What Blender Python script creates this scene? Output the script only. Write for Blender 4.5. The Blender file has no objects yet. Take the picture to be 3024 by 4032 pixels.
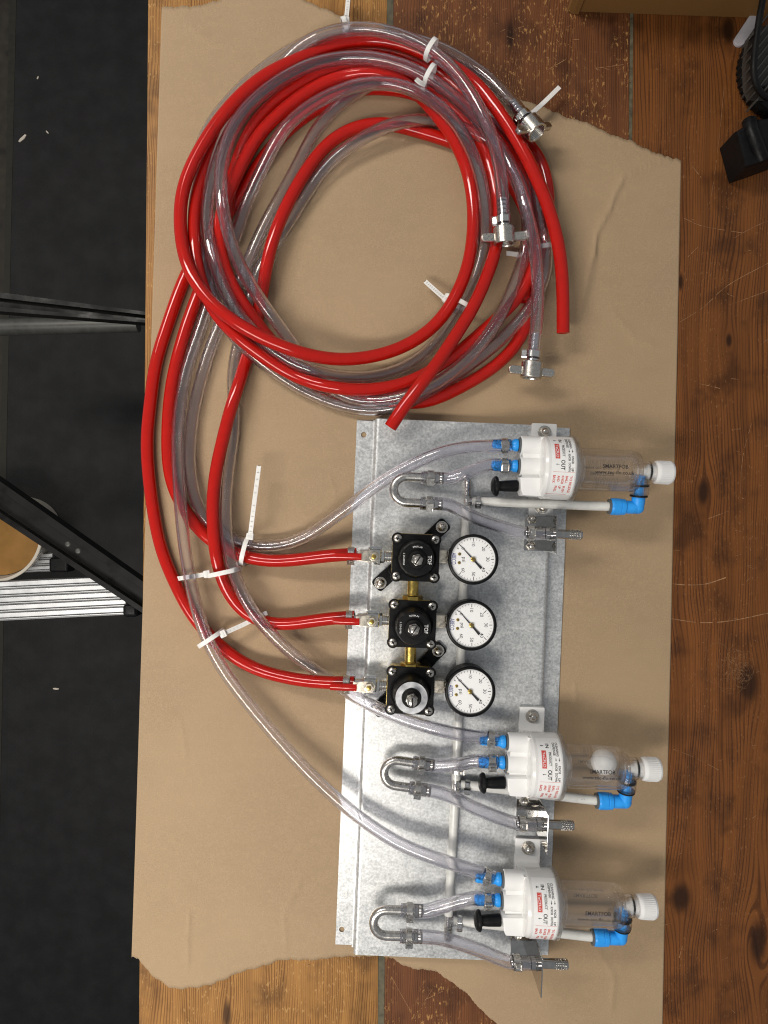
import bpy, bmesh, math, random
from mathutils import Vector, Matrix

# ------------------------------------------------------------------ camera, light, exposure
S = bpy.context.scene
C = S.collection
HC = 700.0                                   # camera height above the bench top, millimetres
cam_d = bpy.data.cameras.new("camera")
cam_d.sensor_fit = 'VERTICAL'
cam_d.sensor_height = 36.0
cam_d.sensor_width = 27.0
cam_d.lens = 25.0
cam_d.clip_start = 0.02
cam_d.clip_end = 20.0
cam = bpy.data.objects.new("camera", cam_d)
cam.location = (0, 0, HC * 0.001)
C.objects.link(cam)
S.camera = cam

wd = bpy.data.worlds.new("World")
S.world = wd
wd.use_nodes = True
bg = wd.node_tree.nodes["Background"]
bg.inputs[0].default_value = (0.93, 0.96, 1.0, 1)
bg.inputs[1].default_value = 0.25

def lamp(name, loc, power, sx, sy, col=(1.0, 0.94, 0.86)):
    d = bpy.data.lights.new(name, 'AREA')
    d.shape = 'RECTANGLE'
    d.size, d.size_y = sx, sy
    d.energy = power
    d.color = col
    o = bpy.data.objects.new(name, d)
    o.location = loc
    C.objects.link(o)
    return o
lamp("ceiling_lamp", (-0.68, -0.66, 1.15), 16.8, 1.05, 0.25)
lamp("ceiling_lamp", (-0.95, 0.84, 1.30), 19.2, 1.05, 0.25)

S.view_settings.view_transform = 'Standard'
S.view_settings.look = 'None'
S.view_settings.exposure = 0.12
S.view_settings.gamma = 1.0
cy = S.cycles
cy.use_denoising = True
cy.filter_width = 1.1
cy.max_bounces = 24
cy.transmission_bounces = 20
cy.transparent_max_bounces = 32
cy.glossy_bounces = 6
cy.diffuse_bounces = 4
cy.caustics_refractive = True
cy.caustics_reflective = False
cy.blur_glossy = 0.2
cy.sample_clamp_indirect = 6.0

rnd = random.Random(7)
PI = math.pi
ROLL = math.radians(-2.36)                   # the plate lies turned by this much on the bench

def W(px, py, z):                            # a spot of the bench (z millimetres up) in millimetres
    f = 0.25 * (HC - z) / HC
    return Vector(((px - 1512) * f, (2016 - py) * f, z))

# ------------------------------------------------------------------ materials
def new_mat(name):
    m = bpy.data.materials.new(name)
    m.use_nodes = True
    nt = m.node_tree
    return m, nt, nt.nodes["Principled BSDF"]

def N(nt, t, **kw):
    n = nt.nodes.new(t)
    for k, v in kw.items():
        setattr(n, k, v)
    return n

def simple(name, col, rough=0.4, metal=0.0, coat=0.0, spec=0.5, var=0.0, scale=300.0, bump=0.0, bscale=800.0, trans=0.0, ior=1.45, sss=0.0):
    m, nt, b = new_mat(name)
    b.inputs['Base Color'].default_value = (*col, 1)
    b.inputs['Roughness'].default_value = rough
    b.inputs['Metallic'].default_value = metal
    b.inputs['Coat Weight'].default_value = coat
    b.inputs['Coat Roughness'].default_value = 0.08
    b.inputs['Specular IOR Level'].default_value = spec
    b.inputs['Transmission Weight'].default_value = trans
    b.inputs['IOR'].default_value = ior
    if sss:
        b.inputs['Subsurface Weight'].default_value = sss
        b.inputs['Subsurface Radius'].default_value = (0.004, 0.004, 0.004)
        b.inputs['Subsurface Scale'].default_value = 1.0
    tc = N(nt, 'ShaderNodeTexCoord')
    if var:
        no = N(nt, 'ShaderNodeTexNoise')
        no.inputs['Scale'].default_value = scale
        no.inputs['Detail'].default_value = 4
        nt.links.new(tc.outputs['Object'], no.inputs['Vector'])
        mp = N(nt, 'ShaderNodeMapRange')
        mp.inputs['To Min'].default_value = 1 - var
        mp.inputs['To Max'].default_value = 1 + var
        mp.inputs['From Min'].default_value = 0.3
        mp.inputs['From Max'].default_value = 0.7
        nt.links.new(no.outputs['Fac'], mp.inputs['Value'])
        vm = N(nt, 'ShaderNodeVectorMath', operation='SCALE')
        vm.inputs[0].default_value = col
        nt.links.new(mp.outputs['Result'], vm.inputs['Scale'])
        nt.links.new(vm.outputs['Vector'], b.inputs['Base Color'])
        mr = N(nt, 'ShaderNodeMath', operation='MULTIPLY')
        mr.inputs[1].default_value = rough
        nt.links.new(mp.outputs['Result'], mr.inputs[0])
        nt.links.new(mr.outputs[0], b.inputs['Roughness'])
    if bump:
        n2 = N(nt, 'ShaderNodeTexNoise')
        n2.inputs['Scale'].default_value = bscale
        n2.inputs['Detail'].default_value = 5
        nt.links.new(tc.outputs['Object'], n2.inputs['Vector'])
        bp = N(nt, 'ShaderNodeBump')
        bp.inputs['Strength'].default_value = bump
        bp.inputs['Distance'].default_value = 0.0004
        nt.links.new(n2.outputs['Fac'], bp.inputs['Height'])
        nt.links.new(bp.outputs['Normal'], b.inputs['Normal'])
    return m

def glass(name, col, ior, rough=0.02, see=0.4):
    """clear plastic wall: Fresnel reflection over refraction, with a share that passes straight through"""
    m, nt, b = new_mat(name)
    out = nt.nodes["Material Output"]
    nt.nodes.remove(b)
    r = N(nt, 'ShaderNodeBsdfGlass')
    r.inputs['IOR'].default_value = ior
    r.inputs['Roughness'].default_value = rough
    tc = N(nt, 'ShaderNodeTexCoord')
    no = N(nt, 'ShaderNodeTexNoise')
    no.inputs['Scale'].default_value = 40
    nt.links.new(tc.outputs['Object'], no.inputs['Vector'])
    nt.links.new(mixc(nt, X(nt, no.outputs['Fac']), tuple(c * 0.98 for c in col), tuple(min(1, c * 1.02) for c in col)), r.inputs['Color'])
    t = N(nt, 'ShaderNodeBsdfTransparent')
    t.inputs['Color'].default_value = (*col, 1)
    g = N(nt, 'ShaderNodeBsdfGlossy')
    g.inputs['Roughness'].default_value = rough
    # the same Fresnel curve on both faces of the thin wall
    ge = N(nt, 'ShaderNodeNewGeometry')
    io = X(nt, ge.outputs['Backfacing']) * (1 / ior - ior) + ior
    f = N(nt, 'ShaderNodeFresnel')
    nt.links.new(io.s, f.inputs['IOR'])
    thin = N(nt, 'ShaderNodeMixShader')
    nt.links.new(f.outputs[0], thin.inputs[0])
    nt.links.new(t.outputs[0], thin.inputs[1])
    nt.links.new(g.outputs[0], thin.inputs[2])
    m2 = N(nt, 'ShaderNodeMixShader')
    m2.inputs[0].default_value = see
    nt.links.new(r.outputs[0], m2.inputs[1])
    nt.links.new(thin.outputs[0], m2.inputs[2])
    nt.links.new(m2.outputs[0], out.inputs['Surface'])
    return m

def pane(name, col=(0.99, 0.99, 0.99), ior=1.5, rough=0.05):
    """thin flat window: straight through, with a Fresnel reflection"""
    m, nt, b = new_mat(name)
    out = nt.nodes["Material Output"]
    nt.nodes.remove(b)
    t = N(nt, 'ShaderNodeBsdfTransparent')
    t.inputs['Color'].default_value = (*col, 1)
    g = N(nt, 'ShaderNodeBsdfGlossy')
    g.inputs['Roughness'].default_value = rough
    f = N(nt, 'ShaderNodeFresnel')
    ge = N(nt, 'ShaderNodeNewGeometry')
    nt.links.new((X(nt, ge.outputs['Backfacing']) * (1 / ior - ior) + ior).s, f.inputs['IOR'])
    mx = N(nt, 'ShaderNodeMixShader')
    nt.links.new(f.outputs[0], mx.inputs[0])
    nt.links.new(t.outputs[0], mx.inputs[1])
    nt.links.new(g.outputs[0], mx.inputs[2])
    nt.links.new(mx.outputs[0], out.inputs['Surface'])
    return m

class X:
    """tiny expression helper over math nodes"""
    def __init__(self, nt, s): self.nt, self.s = nt, s
    def op(self, o, b=None, c=None):
        n = self.nt.nodes.new('ShaderNodeMath'); n.operation = o
        for i, v in enumerate((self, b, c)):
            if v is None: continue
            if isinstance(v, X): self.nt.links.new(v.s, n.inputs[i])
            else: n.inputs[i].default_value = v
        return X(self.nt, n.outputs[0])
    def __add__(self, b): return self.op('ADD', b)
    def __sub__(self, b): return self.op('SUBTRACT', b)
    def __mul__(self, b): return self.op('MULTIPLY', b)
    def __truediv__(self, b): return self.op('DIVIDE', b)
    def exp(self): return self.op('EXPONENT')
    def sin(self): return self.op('SINE')
    def ss(self, a, b):
        n = self.nt.nodes.new('ShaderNodeMapRange'); n.interpolation_type = 'SMOOTHSTEP'
        self.nt.links.new(self.s, n.inputs['Value'])
        n.inputs['From Min'].default_value = a; n.inputs['From Max'].default_value = b
        return X(self.nt, n.outputs['Result'])

def noise(nt, vx, vy, vz=0.0, detail=3.0, rough=0.55):
    cb = nt.nodes.new('ShaderNodeCombineXYZ')
    for i, v in enumerate((vx, vy, vz)):
        if isinstance(v, X): nt.links.new(v.s, cb.inputs[i])
        else: cb.inputs[i].default_value = v
    n = nt.nodes.new('ShaderNodeTexNoise')
    n.inputs['Scale'].default_value = 1.0
    n.inputs['Detail'].default_value = detail
    n.inputs['Roughness'].default_value = rough
    nt.links.new(cb.outputs[0], n.inputs['Vector'])
    return X(nt, n.outputs['Fac'])

def mixc(nt, f, a, b):
    n = nt.nodes.new('ShaderNodeMix'); n.data_type = 'RGBA'
    if isinstance(f, X): nt.links.new(f.s, n.inputs['Factor'])
    else: n.inputs['Factor'].default_value = f
    for k, v in ((6, a), (7, b)):
        if isinstance(v, tuple): n.inputs[k].default_value = (*v, 1)
        else: nt.links.new(v, n.inputs[k])
    return n.outputs[2]

def obj_xyz(nt):
    tc = N(nt, 'ShaderNodeTexCoord')
    sp = N(nt, 'ShaderNodeSeparateXYZ')
    nt.links.new(tc.outputs['Object'], sp.inputs[0])
    return [X(nt, sp.outputs[i]) * 1000.0 for i in range(3)]

def wood(name, light, dark, worn, period, knots, seed, wear=0.5, line=0.7, fs=1.0, ft=0.0):
    m, nt, b = new_mat(name)
    x, y, z = obj_xyz(nt)
    n1 = noise(nt, x * 0.012 + seed, y * 0.0035, 0, 2)
    xw = x + (n1 - 0.5) * 34.0
    kd = None
    for (kx, ky, rx, ry, k) in knots:
        dx = (x - kx) / rx; dy = (y - ky) / ry
        d2 = dx * dx + dy * dy
        g = (d2 * -1.0).exp()
        xw = xw - (x - kx) * g * k
        q = (d2 * -3.6).exp()
        kd = q if kd is None else kd.op('MAXIMUM', q)
    n2 = noise(nt, xw * 0.11 + seed, y * 0.004, 0, 4)
    fine = noise(nt, xw * 1.4, y * 0.018, seed, 3)
    ring = (xw * (2 * PI / period) + n2 * 16.0 + fine * 1.2).sin()
    lines = ring.ss(0.1, 0.95) * (noise(nt, xw * 0.05, y * 0.01, seed + 4, 2).ss(0.3, 0.62) * 0.8 + 0.2)
    col = mixc(nt, n2.ss(0.3, 0.72) * 0.75, light, tuple(0.42 * l + 0.58 * d for l, d in zip(light, dark)))
    col = mixc(nt, lines * line, col, dark)
    col = mixc(nt, fine.ss(0.52, 0.78) * 0.35, col, dark)
    blot = noise(nt, x * 0.028 + seed * 3, y * 0.02, 2, 3)
    col = mixc(nt, blot.ss(0.48, 0.72) * 0.6, col, tuple(0.45 * d for d in dark))
    fl = noise(nt, x * (0.55 * fs) + seed, y * (0.2 * fs), 5, 5, 0.66)
    fl2 = noise(nt, x * 0.03, y * 0.012, seed + 9, 2)
    flk = fl.ss(0.58 - ft, 0.66 - ft) * fl2.ss(0.40, 0.56) * wear
    col = mixc(nt, flk, col, worn)
    sp = noise(nt, x * 0.55, y * 0.33, seed + 1, 2, 0.5).ss(0.72, 0.78) * 0.8
    col = mixc(nt, sp * wear, col, tuple(min(1, 1.3 * w) for w in worn))
    spd = noise(nt, x * 0.22, y * 0.16, seed + 6, 3, 0.6).ss(0.68, 0.75) * 0.6
    col = mixc(nt, spd, col, tuple(0.4 * d for d in dark))
    if kd is not None:
        col = mixc(nt, kd.ss(0.25, 0.9) * 0.9, col, tuple(0.35 * d for d in dark))
    nt.links.new(col, b.inputs['Base Color'])
    b.inputs['Specular IOR Level'].default_value = 0.25
    r = fine * 0.22 + 0.38
    nt.links.new(r.s, b.inputs['Roughness'])
    h = lines * -0.5 + fine * 0.5 - flk * 0.6
    bp = N(nt, 'ShaderNodeBump')
    bp.inputs['Strength'].default_value = 0.45
    bp.inputs['Distance'].default_value = 0.0006
    nt.links.new(h.s, bp.inputs['Height'])
    nt.links.new(bp.outputs['Normal'], b.inputs['Normal'])
    return m

def kraft(name, col, strength):
    m, nt, b = new_mat(name)
    x, y, z = obj_xyz(nt)
    f = noise(nt, x * 0.9, y * 0.9, z * 0.9, 4, 0.7)
    f2 = noise(nt, x * 0.35, y * 0.12, z * 0.3, 3)
    f3 = noise(nt, x * 0.008, y * 0.008, 3, 2)
    dk = tuple(c * 0.82 for c in col); lt = tuple(min(1, c * 1.14) for c in col)
    c = mixc(nt, f.ss(0.28, 0.72), dk, lt)
    c = mixc(nt, noise(nt, x * .05, y * .09, 6, 4).ss(0.42, 0.7) * 0.5, c, tuple(k * 0.9 for k in col))
    c = mixc(nt, f2.ss(0.35, 0.7) * 0.3, c, tuple(k * 0.88 for k in col))
    c = mixc(nt, f3.ss(0.35, 0.7) * 0.4, c, tuple(k * 1.12 for k in col))
    s = noise(nt, x * 0.5, y * 0.5, 8, 2).ss(0.77, 0.8)
    c = mixc(nt, s * 0.6, c, tuple(k * 0.45 for k in col))
    nt.links.new(c, b.inputs['Base Color'])
    b.inputs['Roughness'].default_value = 0.72
    b.inputs['Specular IOR Level'].default_value = 0.25
    bp = N(nt, 'ShaderNodeBump')
    bp.inputs['Strength'].default_value = strength
    bp.inputs['Distance'].default_value = 0.0004
    nt.links.new((f + f2 * 0.5).s, bp.inputs['Height'])
    nt.links.new(bp.outputs['Normal'], b.inputs['Normal'])
    return m

def zinc(name):
    m, nt, b = new_mat(name)
    x, y, z = obj_xyz(nt)
    f = noise(nt, x * 0.42, y * 0.42, 0, 4, 0.65)
    f2 = noise(nt, x * 1.3, y * 1.3, 2, 3, 0.6)
    f3 = noise(nt, x * 0.02, y * 0.03, 4, 3)
    st = noise(nt, x * 0.8, y * 0.012, 7, 3)
    f4 = noise(nt, x * 0.14, y * 0.16, 21, 3, 0.6)
    v = f.ss(0.32, 0.68) * 0.42 + f2.ss(0.3, 0.7) * 0.22 + f3.ss(0.3, 0.7) * 0.16 + f4.ss(0.35, 0.65) * 0.2
    c = mixc(nt, v, (0.34, 0.352, 0.355), (0.86, 0.87, 0.87))
    c = mixc(nt, st.ss(0.6, 0.75) * 0.18, c, (0.8, 0.82, 0.82))
    sw = noise(nt, x * 0.05 + y * 0.03, y * 0.9 - x * 0.5, 17, 3).ss(0.66, 0.74) * noise(nt, x * 0.03, y * 0.03, 18, 2).ss(0.5, 0.62)
    c = mixc(nt, sw * 0.35, c, (0.86, 0.87, 0.87))
    pit = noise(nt, x * 0.7, y * 0.4, 11, 2).ss(0.74, 0.78)
    c = mixc(nt, pit * 0.6, c, (0.16, 0.16, 0.16))
    nt.links.new(c, b.inputs['Base Color'])
    b.inputs['Metallic'].default_value = 0.72
    r = v * 0.16 + 0.34
    nt.links.new(r.s, b.inputs['Roughness'])
    bp = N(nt, 'ShaderNodeBump')
    bp.inputs['Strength'].default_value = 0.18
    bp.inputs['Distance'].default_value = 0.0003
    nt.links.new((f * 0.5 + f2 * 0.5).s, bp.inputs['Height'])
    nt.links.new(bp.outputs['Normal'], b.inputs['Normal'])
    return m

def mat_rubber(name):
    m, nt, b = new_mat(name)
    x, y, z = obj_xyz(nt)
    row = (x * (2 * PI / 17.0)).sin()
    dash = (y * (2 * PI / 12.0) + (x * (1 / 17.0)).op('FLOOR') * 2.4).sin()
    d = row.ss(0.75, 1.0) * dash.ss(0.2, 0.8)
    n = noise(nt, x * 0.02, y * 0.02, 0, 3)
    n2 = noise(nt, x * 0.7, y * 0.25, 1, 3)
    c = mixc(nt, n.ss(0.3, 0.75), (0.0105, 0.0105, 0.0108), (0.0165, 0.0165, 0.017))
    c = mixc(nt, d * n2.ss(0.45, 0.65) * 0.4, c, (0.019, 0.018, 0.0175))
    c = mixc(nt, noise(nt, x * 0.12, y * 0.12, 9, 2).ss(0.79, 0.81), c, (0.12, 0.11, 0.10))
    nt.links.new(c, b.inputs['Base Color'])
    b.inputs['Roughness'].default_value = 0.6
    b.inputs['Specular IOR Level'].default_value = 0.15
    bp = N(nt, 'ShaderNodeBump')
    bp.inputs['Strength'].default_value = 0.5
    bp.inputs['Distance'].default_value = 0.001
    nt.links.new((d * 0.3 + n2 * 0.5).s, bp.inputs['Height'])
    nt.links.new(bp.outputs['Normal'], b.inputs['Normal'])
    return m

M = dict(
    red=simple('red_pvc', (0.42, 0.008, 0.004), 0.08, coat=0.0, var=0.05, scale=140),
    clear=glass('clear_pvc', (0.972, 0.966, 0.988), 1.6, 0.035, 0.12),
    acrylic=glass('clear_acrylic', (0.996, 0.993, 0.99), 1.49, 0.03, 0.7),
    chrome=simple('chrome', (0.74, 0.73, 0.71), 0.16, 1.0, var=0.12, scale=500),
    nickel=simple('nickel', (0.60, 0.57, 0.52), 0.28, 1.0, var=0.15, scale=600, bump=0.1),
    steel=simple('stainless', (0.62, 0.60, 0.57), 0.13, 1.0, var=0.15, scale=250),
    mirror=simple('polished_steel', (0.50, 0.49, 0.47), 0.07, 1.0, var=0.1, scale=200),
    satin=simple('satin_steel', (0.60, 0.58, 0.55), 0.27, 1.0, var=0.15, scale=300, bump=0.05),
    brass=simple('brass', (0.52, 0.37, 0.10), 0.25, 1.0, var=0.25, scale=180, bump=0.08),
    plateb=simple('nickelled_brass', (0.68, 0.62, 0.52), 0.28, 1.0, var=0.2, scale=300, bump=0.1),
    black=simple('black_plastic', (0.0045, 0.0045, 0.005), 0.42, spec=0.22, var=0.25, scale=220, bump=0.12),
    matt=simple('black_rubber', (0.005, 0.005, 0.005), 0.5, spec=0.22, var=0.3, scale=160, bump=0.2),
    white=simple('white_plastic', (0.80, 0.80, 0.79), 0.35, var=0.03, scale=60, bump=0.05, sss=0.15),
    shell=simple('milky_plastic', (0.76, 0.755, 0.74), 0.22, var=0.03, scale=60, coat=0.3, sss=0.2),
    paperwhite=simple('white_label', (0.84, 0.84, 0.83), 0.30, var=0.02),
    dial=simple('dial_face', (0.93, 0.93, 0.93), 0.5, var=0.02),
    nylon=simple('white_nylon', (0.80, 0.79, 0.76), 0.4, var=0.04, sss=0.3, bump=0.05),
    milky=simple('milky_tube', (0.66, 0.66, 0.63), 0.28, var=0.05, scale=120, sss=0.3, coat=0.2),
    blue=simple('blue_plastic', (0.026, 0.33, 0.88), 0.34, var=0.08, scale=200, coat=0.15),
    grey=simple('grey_plastic', (0.10, 0.11, 0.115), 0.4, var=0.1),
    kblack=simple('black_print', (0.012, 0.012, 0.014), 0.5),
    kred=simple('red_print', (0.62, 0.035, 0.02), 0.5),
    kblue=simple('blue_print', (0.05, 0.07, 0.25), 0.5),
    kwhite=simple('white_print', (0.75, 0.75, 0.75), 0.5),
    kgrey=simple('grey_print', (0.22, 0.22, 0.24), 0.5),
    silver=simple('silver_sticker', (0.50, 0.51, 0.53), 0.38, 0.85, var=0.25, scale=130),
    zinc=zinc('galvanised_steel'),
    kraft=kraft('kraft_paper', (0.37, 0.262, 0.158), 0.16),
    card=kraft('cardboard', (0.20, 0.10, 0.03), 0.35),
    pane=pane('gauge_window'),
    mat=mat_rubber('rubber_mat'),
    floor=simple('dark_floor', (0.03, 0.027, 0.022), 0.7, spec=0.2, var=0.4, scale=40),
    strip=simple('olive_edging', (0.022, 0.021, 0.016), 0.6, spec=0.2, var=0.2, scale=60),
    alu=simple('aluminium', (0.62, 0.63, 0.64), 0.38, 0.6, var=0.12, scale=50),
    alud=simple('grooved_aluminium', (0.26, 0.265, 0.27), 0.5, 0.5, var=0.35, scale=30),
    rail=simple('black_paint', (0.007, 0.0069, 0.0067), 0.45, spec=0.18, var=0.4, scale=25, bump=0.2, bscale=200),
    tub=simple('cream_plastic', (0.55, 0.50, 0.42), 0.45, var=0.08, scale=20),
    ochre=simple('ochre_liquid', (0.26, 0.125, 0.022), 0.4, var=0.25, scale=14),
    finm=simple('grey_metal', (0.075, 0.075, 0.07), 0.45, 0.4, var=0.15, scale=80),
    frost=simple('frosted_plastic', (0.50, 0.49, 0.52), 0.45, var=0.04),
    filler=simple('olive_filler', (0.10, 0.088, 0.055), 0.7, var=0.4, scale=160, bump=0.4),
    scratch=simple('bare_wood', (0.30, 0.155, 0.07), 0.6, var=0.4, scale=200),
    chip=simple('pale_scrap', (0.5, 0.45, 0.38), 0.7, var=0.2),
)

# ------------------------------------------------------------------ mesh helpers (all in millimetres)
def I4(): return Matrix.Identity(4)
def T(x, y, z): return Matrix.Translation((x, y, z))
def RZ(a): return Matrix.Rotation(a, 4, 'Z')
def AX(p, d, up=None):
    """matrix that sends local +Z to direction d at point p"""
    d = Vector(d).normalized()
    u = Vector(up) if up is not None else (Vector((0, 0, 1)) if abs(d.z) < 0.9 else Vector((1, 0, 0)))
    x = u.cross(d).normalized()
    y = d.cross(x)
    m = Matrix((x, y, d)).transposed().to_4x4()
    m.translation = Vector(p)
    return m

def box(bm, c, s, bev=0.0, mat=None, seg=2):
    mt = (mat or I4()) @ T(*c) @ Matrix.Diagonal((s[0], s[1], s[2], 1))
    t = bmesh.new()
    bmesh.ops.create_cube(t, size=1.0)
    t.transform(mt)
    if bev:
        bmesh.ops.bevel(t, geom=t.edges[:], offset=bev, segments=seg, profile=0.5, affect='EDGES')
    join(bm, t)

def join(bm, t):
    vs = [bm.verts.new(v.co) for v in t.verts]
    t.verts.index_update()
    for f in t.faces:
        try: bm.faces.new([vs[v.index] for v in f.verts])
        except ValueError: pass
    t.free()

def lathe(bm, prof, mat=None, seg=28, closed=False, sup=0.3):
    """profile of (t, r) along local Z; r = 0 ends close to a point; closed joins the last ring to the first"""
    mat = mat or I4()
    if sup:                                   # rings near the ends of long runs keep the flats flat
        q = [prof[0]]
        for (t0, r0), (t1, r1) in zip(prof, prof[1:]):
            l = math.hypot(t1 - t0, r1 - r0)
            if l > 4 * sup and r0 > 1e-6 and r1 > 1e-6:
                for k in (sup / l, 1 - sup / l): q.append((t0 + (t1 - t0) * k, r0 + (r1 - r0) * k))
            q.append((t1, r1))
        prof = q
    rings = []
    for (t, r) in prof:
        if r <= 1e-6:
            rings.append([bm.verts.new(mat @ Vector((0, 0, t)))])
        else:
            rings.append([bm.verts.new(mat @ Vector((r * math.cos(2 * PI * i / seg), r * math.sin(2 * PI * i / seg), t))) for i in range(seg)])
    pairs = list(zip(rings, rings[1:])) + ([(rings[-1], rings[0])] if closed else [])
    for a, b in pairs:
        for i in range(seg):
            j = (i + 1) % seg
            q = [a[i % len(a)], a[j % len(a)], b[j % len(b)], b[i % len(b)]]
            u = []
            for v in q:
                if v not in u: u.append(v)
            if len(u) >= 3:
                try: bm.faces.new(u)
                except ValueError: pass
    if not closed:
        for r in (rings[0], rings[-1]):
            if len(r) > 2:
                try: bm.faces.new(r)
                except ValueError: pass

def catmull(P, n):
    P = [Vector(p) for p in P]
    Q = [P[0] * 2 - P[1]] + P + [P[-1] * 2 - P[-2]]
    out = []
    for i in range(len(P) - 1):
        a, b, c, d = Q[i:i + 4]
        for k in range(n):
            t = k / n
            out.append(0.5 * ((2 * b) + (c - a) * t + (2 * a - 5 * b + 4 * c - d) * t * t + (3 * b - a - 3 * c + d) * t ** 3))
    out.append(P[-1])
    return out

def frames(P):
    n = len(P)
    tg = [(P[min(i + 1, n - 1)] - P[max(i - 1, 0)]).normalized() for i in range(n)]
    u = Vector((0, 0, 1)) if abs(tg[0].z) < 0.9 else Vector((1, 0, 0))
    s = tg[0].cross(u).normalized()
    fr = []
    for t in tg:
        s = (s - t * s.dot(t)).normalized()
        fr.append((s, s.cross(t).normalized()))
    return fr

def sweep(bm, P, r, seg=14, ri=0.0, cap=True, sx=1.0, sy=1.0):
    """round pipe along P; hollow when ri is given"""
    P = [Vector(p) for p in P]
    fr = frames(P)
    def rings(rad):
        return [[bm.verts.new(p + s * (rad * sx * math.cos(2 * PI * i / seg)) + b * (rad * sy * math.sin(2 * PI * i / seg))) for i in range(seg)]
                for p, (s, b) in zip(P, fr)]
    A = rings(r)
    def skin(R, flip):
        for a, b in zip(R, R[1:]):
            for i in range(seg):
                j = (i + 1) % seg
                q = [a[i], a[j], b[j], b[i]]
                bm.faces.new(q[::-1] if flip else q)
    skin(A, False)
    if ri:
        B = rings(ri)
        skin(B, True)
        for a, b in ((A[0], B[0]), (A[-1], B[-1])):
            for i in range(seg):
                j = (i + 1) % seg
                bm.faces.new([a[i], b[i], b[j], a[j]])
    elif cap:
        bm.faces.new(A[0]); bm.faces.new(A[-1])

def ribbon(bm, P, width, thick, side):
    """flat strap along P, side = function or vector giving its width direction"""
    P = [Vector(p) for p in P]
    rows = []
    for i, p in enumerate(P):
        t = (P[min(i + 1, len(P) - 1)] - P[max(i - 1, 0)]).normalized()
        s = (side - t * side.dot(t)).normalized()
        n = s.cross(t)
        w = width / 2; h = thick / 2
        rows.append([bm.verts.new(p + s * a * w + n * b * h) for a, b in ((-1, -1), (1, -1), (1, 1), (-1, 1))])
    for a, b in zip(rows, rows[1:]):
        for i in range(4):
            j = (i + 1) % 4
            bm.faces.new([a[i], a[j], b[j], b[i]])
    bm.faces.new(rows[0]); bm.faces.new(rows[-1])

def prism(bm, poly, z0, z1, mat=None, bev=0.0):
    mat = mat or I4()
    t = bmesh.new()
    v = [t.verts.new((p[0], p[1], z0)) for p in poly]
    f = t.faces.new(v)
    r = bmesh.ops.extrude_face_region(t, geom=[f])
    bmesh.ops.translate(t, vec=(0, 0, z1 - z0), verts=[q for q in r['geom'] if isinstance(q, bmesh.types.BMVert)])
    if bev:
        top = [e for e in t.edges if all(abs(q.co.z - z1) < 1e-6 for q in e.verts)]
        bmesh.ops.bevel(t, geom=top, offset=bev, segments=2, profile=0.5, affect='EDGES')
    t.transform(mat)
    join(bm, t)

def rrect(w, h, r, n=5):
    out = []
    for cx, cy_, a0 in ((w / 2 - r, h / 2 - r, 0), (-w / 2 + r, h / 2 - r, PI / 2), (-w / 2 + r, -h / 2 + r, PI), (w / 2 - r, -h / 2 + r, 1.5 * PI)):
        for i in range(n + 1):
            a = a0 + PI / 2 * i / n
            out.append((cx + r * math.cos(a), cy_ + r * math.sin(a)))
    return out

def hexagon(r, n=6): return [(r * math.cos(2 * PI * i / n), r * math.sin(2 * PI * i / n)) for i in range(n)]

def sphere(bm, c, r, mat=None, u=24, v=14):
    t = bmesh.new()
    bmesh.ops.create_uvsphere(t, u_segments=u, v_segments=v, radius=r)
    t.transform((mat or I4()) @ T(*c))
    join(bm, t)

def obj(name, bm, mat, parent=None, angle=40.0, label=None, flat=False):
    bmesh.ops.recalc_face_normals(bm, faces=bm.faces[:])
    bm.transform(Matrix.Scale(0.001, 4))
    me = bpy.data.meshes.new(name)
    bm.to_mesh(me)
    bm.free()
    me.materials.append(mat)
    if not flat:
        me.shade_smooth()
        me.set_sharp_from_angle(angle=math.radians(angle))
    o = bpy.data.objects.new(name, me)
    C.objects.link(o)
    if parent is not None: o.parent = parent
    if label: o['label'] = label
    if not flat and len(me.polygons) < 3000 and angle < 60:
        w = o.modifiers.new('normals', 'WEIGHTED_NORMAL'); w.keep_sharp = True; w.weight = 80
    return o

def raw(name, me, parent, loc=None, mat4=None):
    o = bpy.data.objects.new(name, me)
    C.objects.link(o)
    o.parent = parent
    if mat4 is not None: o.matrix_local = mat4
    return o

def tag(o, label, cat, group=None):
    o['label'] = label; o['category'] = cat
    if group: o['group'] = group
    return o

def thing(name, label, cat, loc=(0, 0, 0), rz=0.0, group=None):
    o = bpy.data.objects.new(name, None)
    o.empty_display_size = 0.01
    C.objects.link(o)
    o.location = Vector(loc) * 0.001
    o.rotation_euler = (0, 0, rz)
    return tag(o, label, cat, group)

def dup(root, loc, rz, label):
    def cp(o, par):
        c = o.copy(); C.objects.link(c)
        c.parent = par
        c.matrix_parent_inverse = o.matrix_parent_inverse.copy()
        for ch in list(o.children): cp(ch, c)
        return c
    kids = list(root.children)
    r = root.copy(); C.objects.link(r)
    for ch in kids: cp(ch, r)
    r.location = Vector(loc) * 0.001
    r.rotation_euler = (0, 0, rz)
    r['label'] = label
    return r

def BM(): return bmesh.new()

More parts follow.
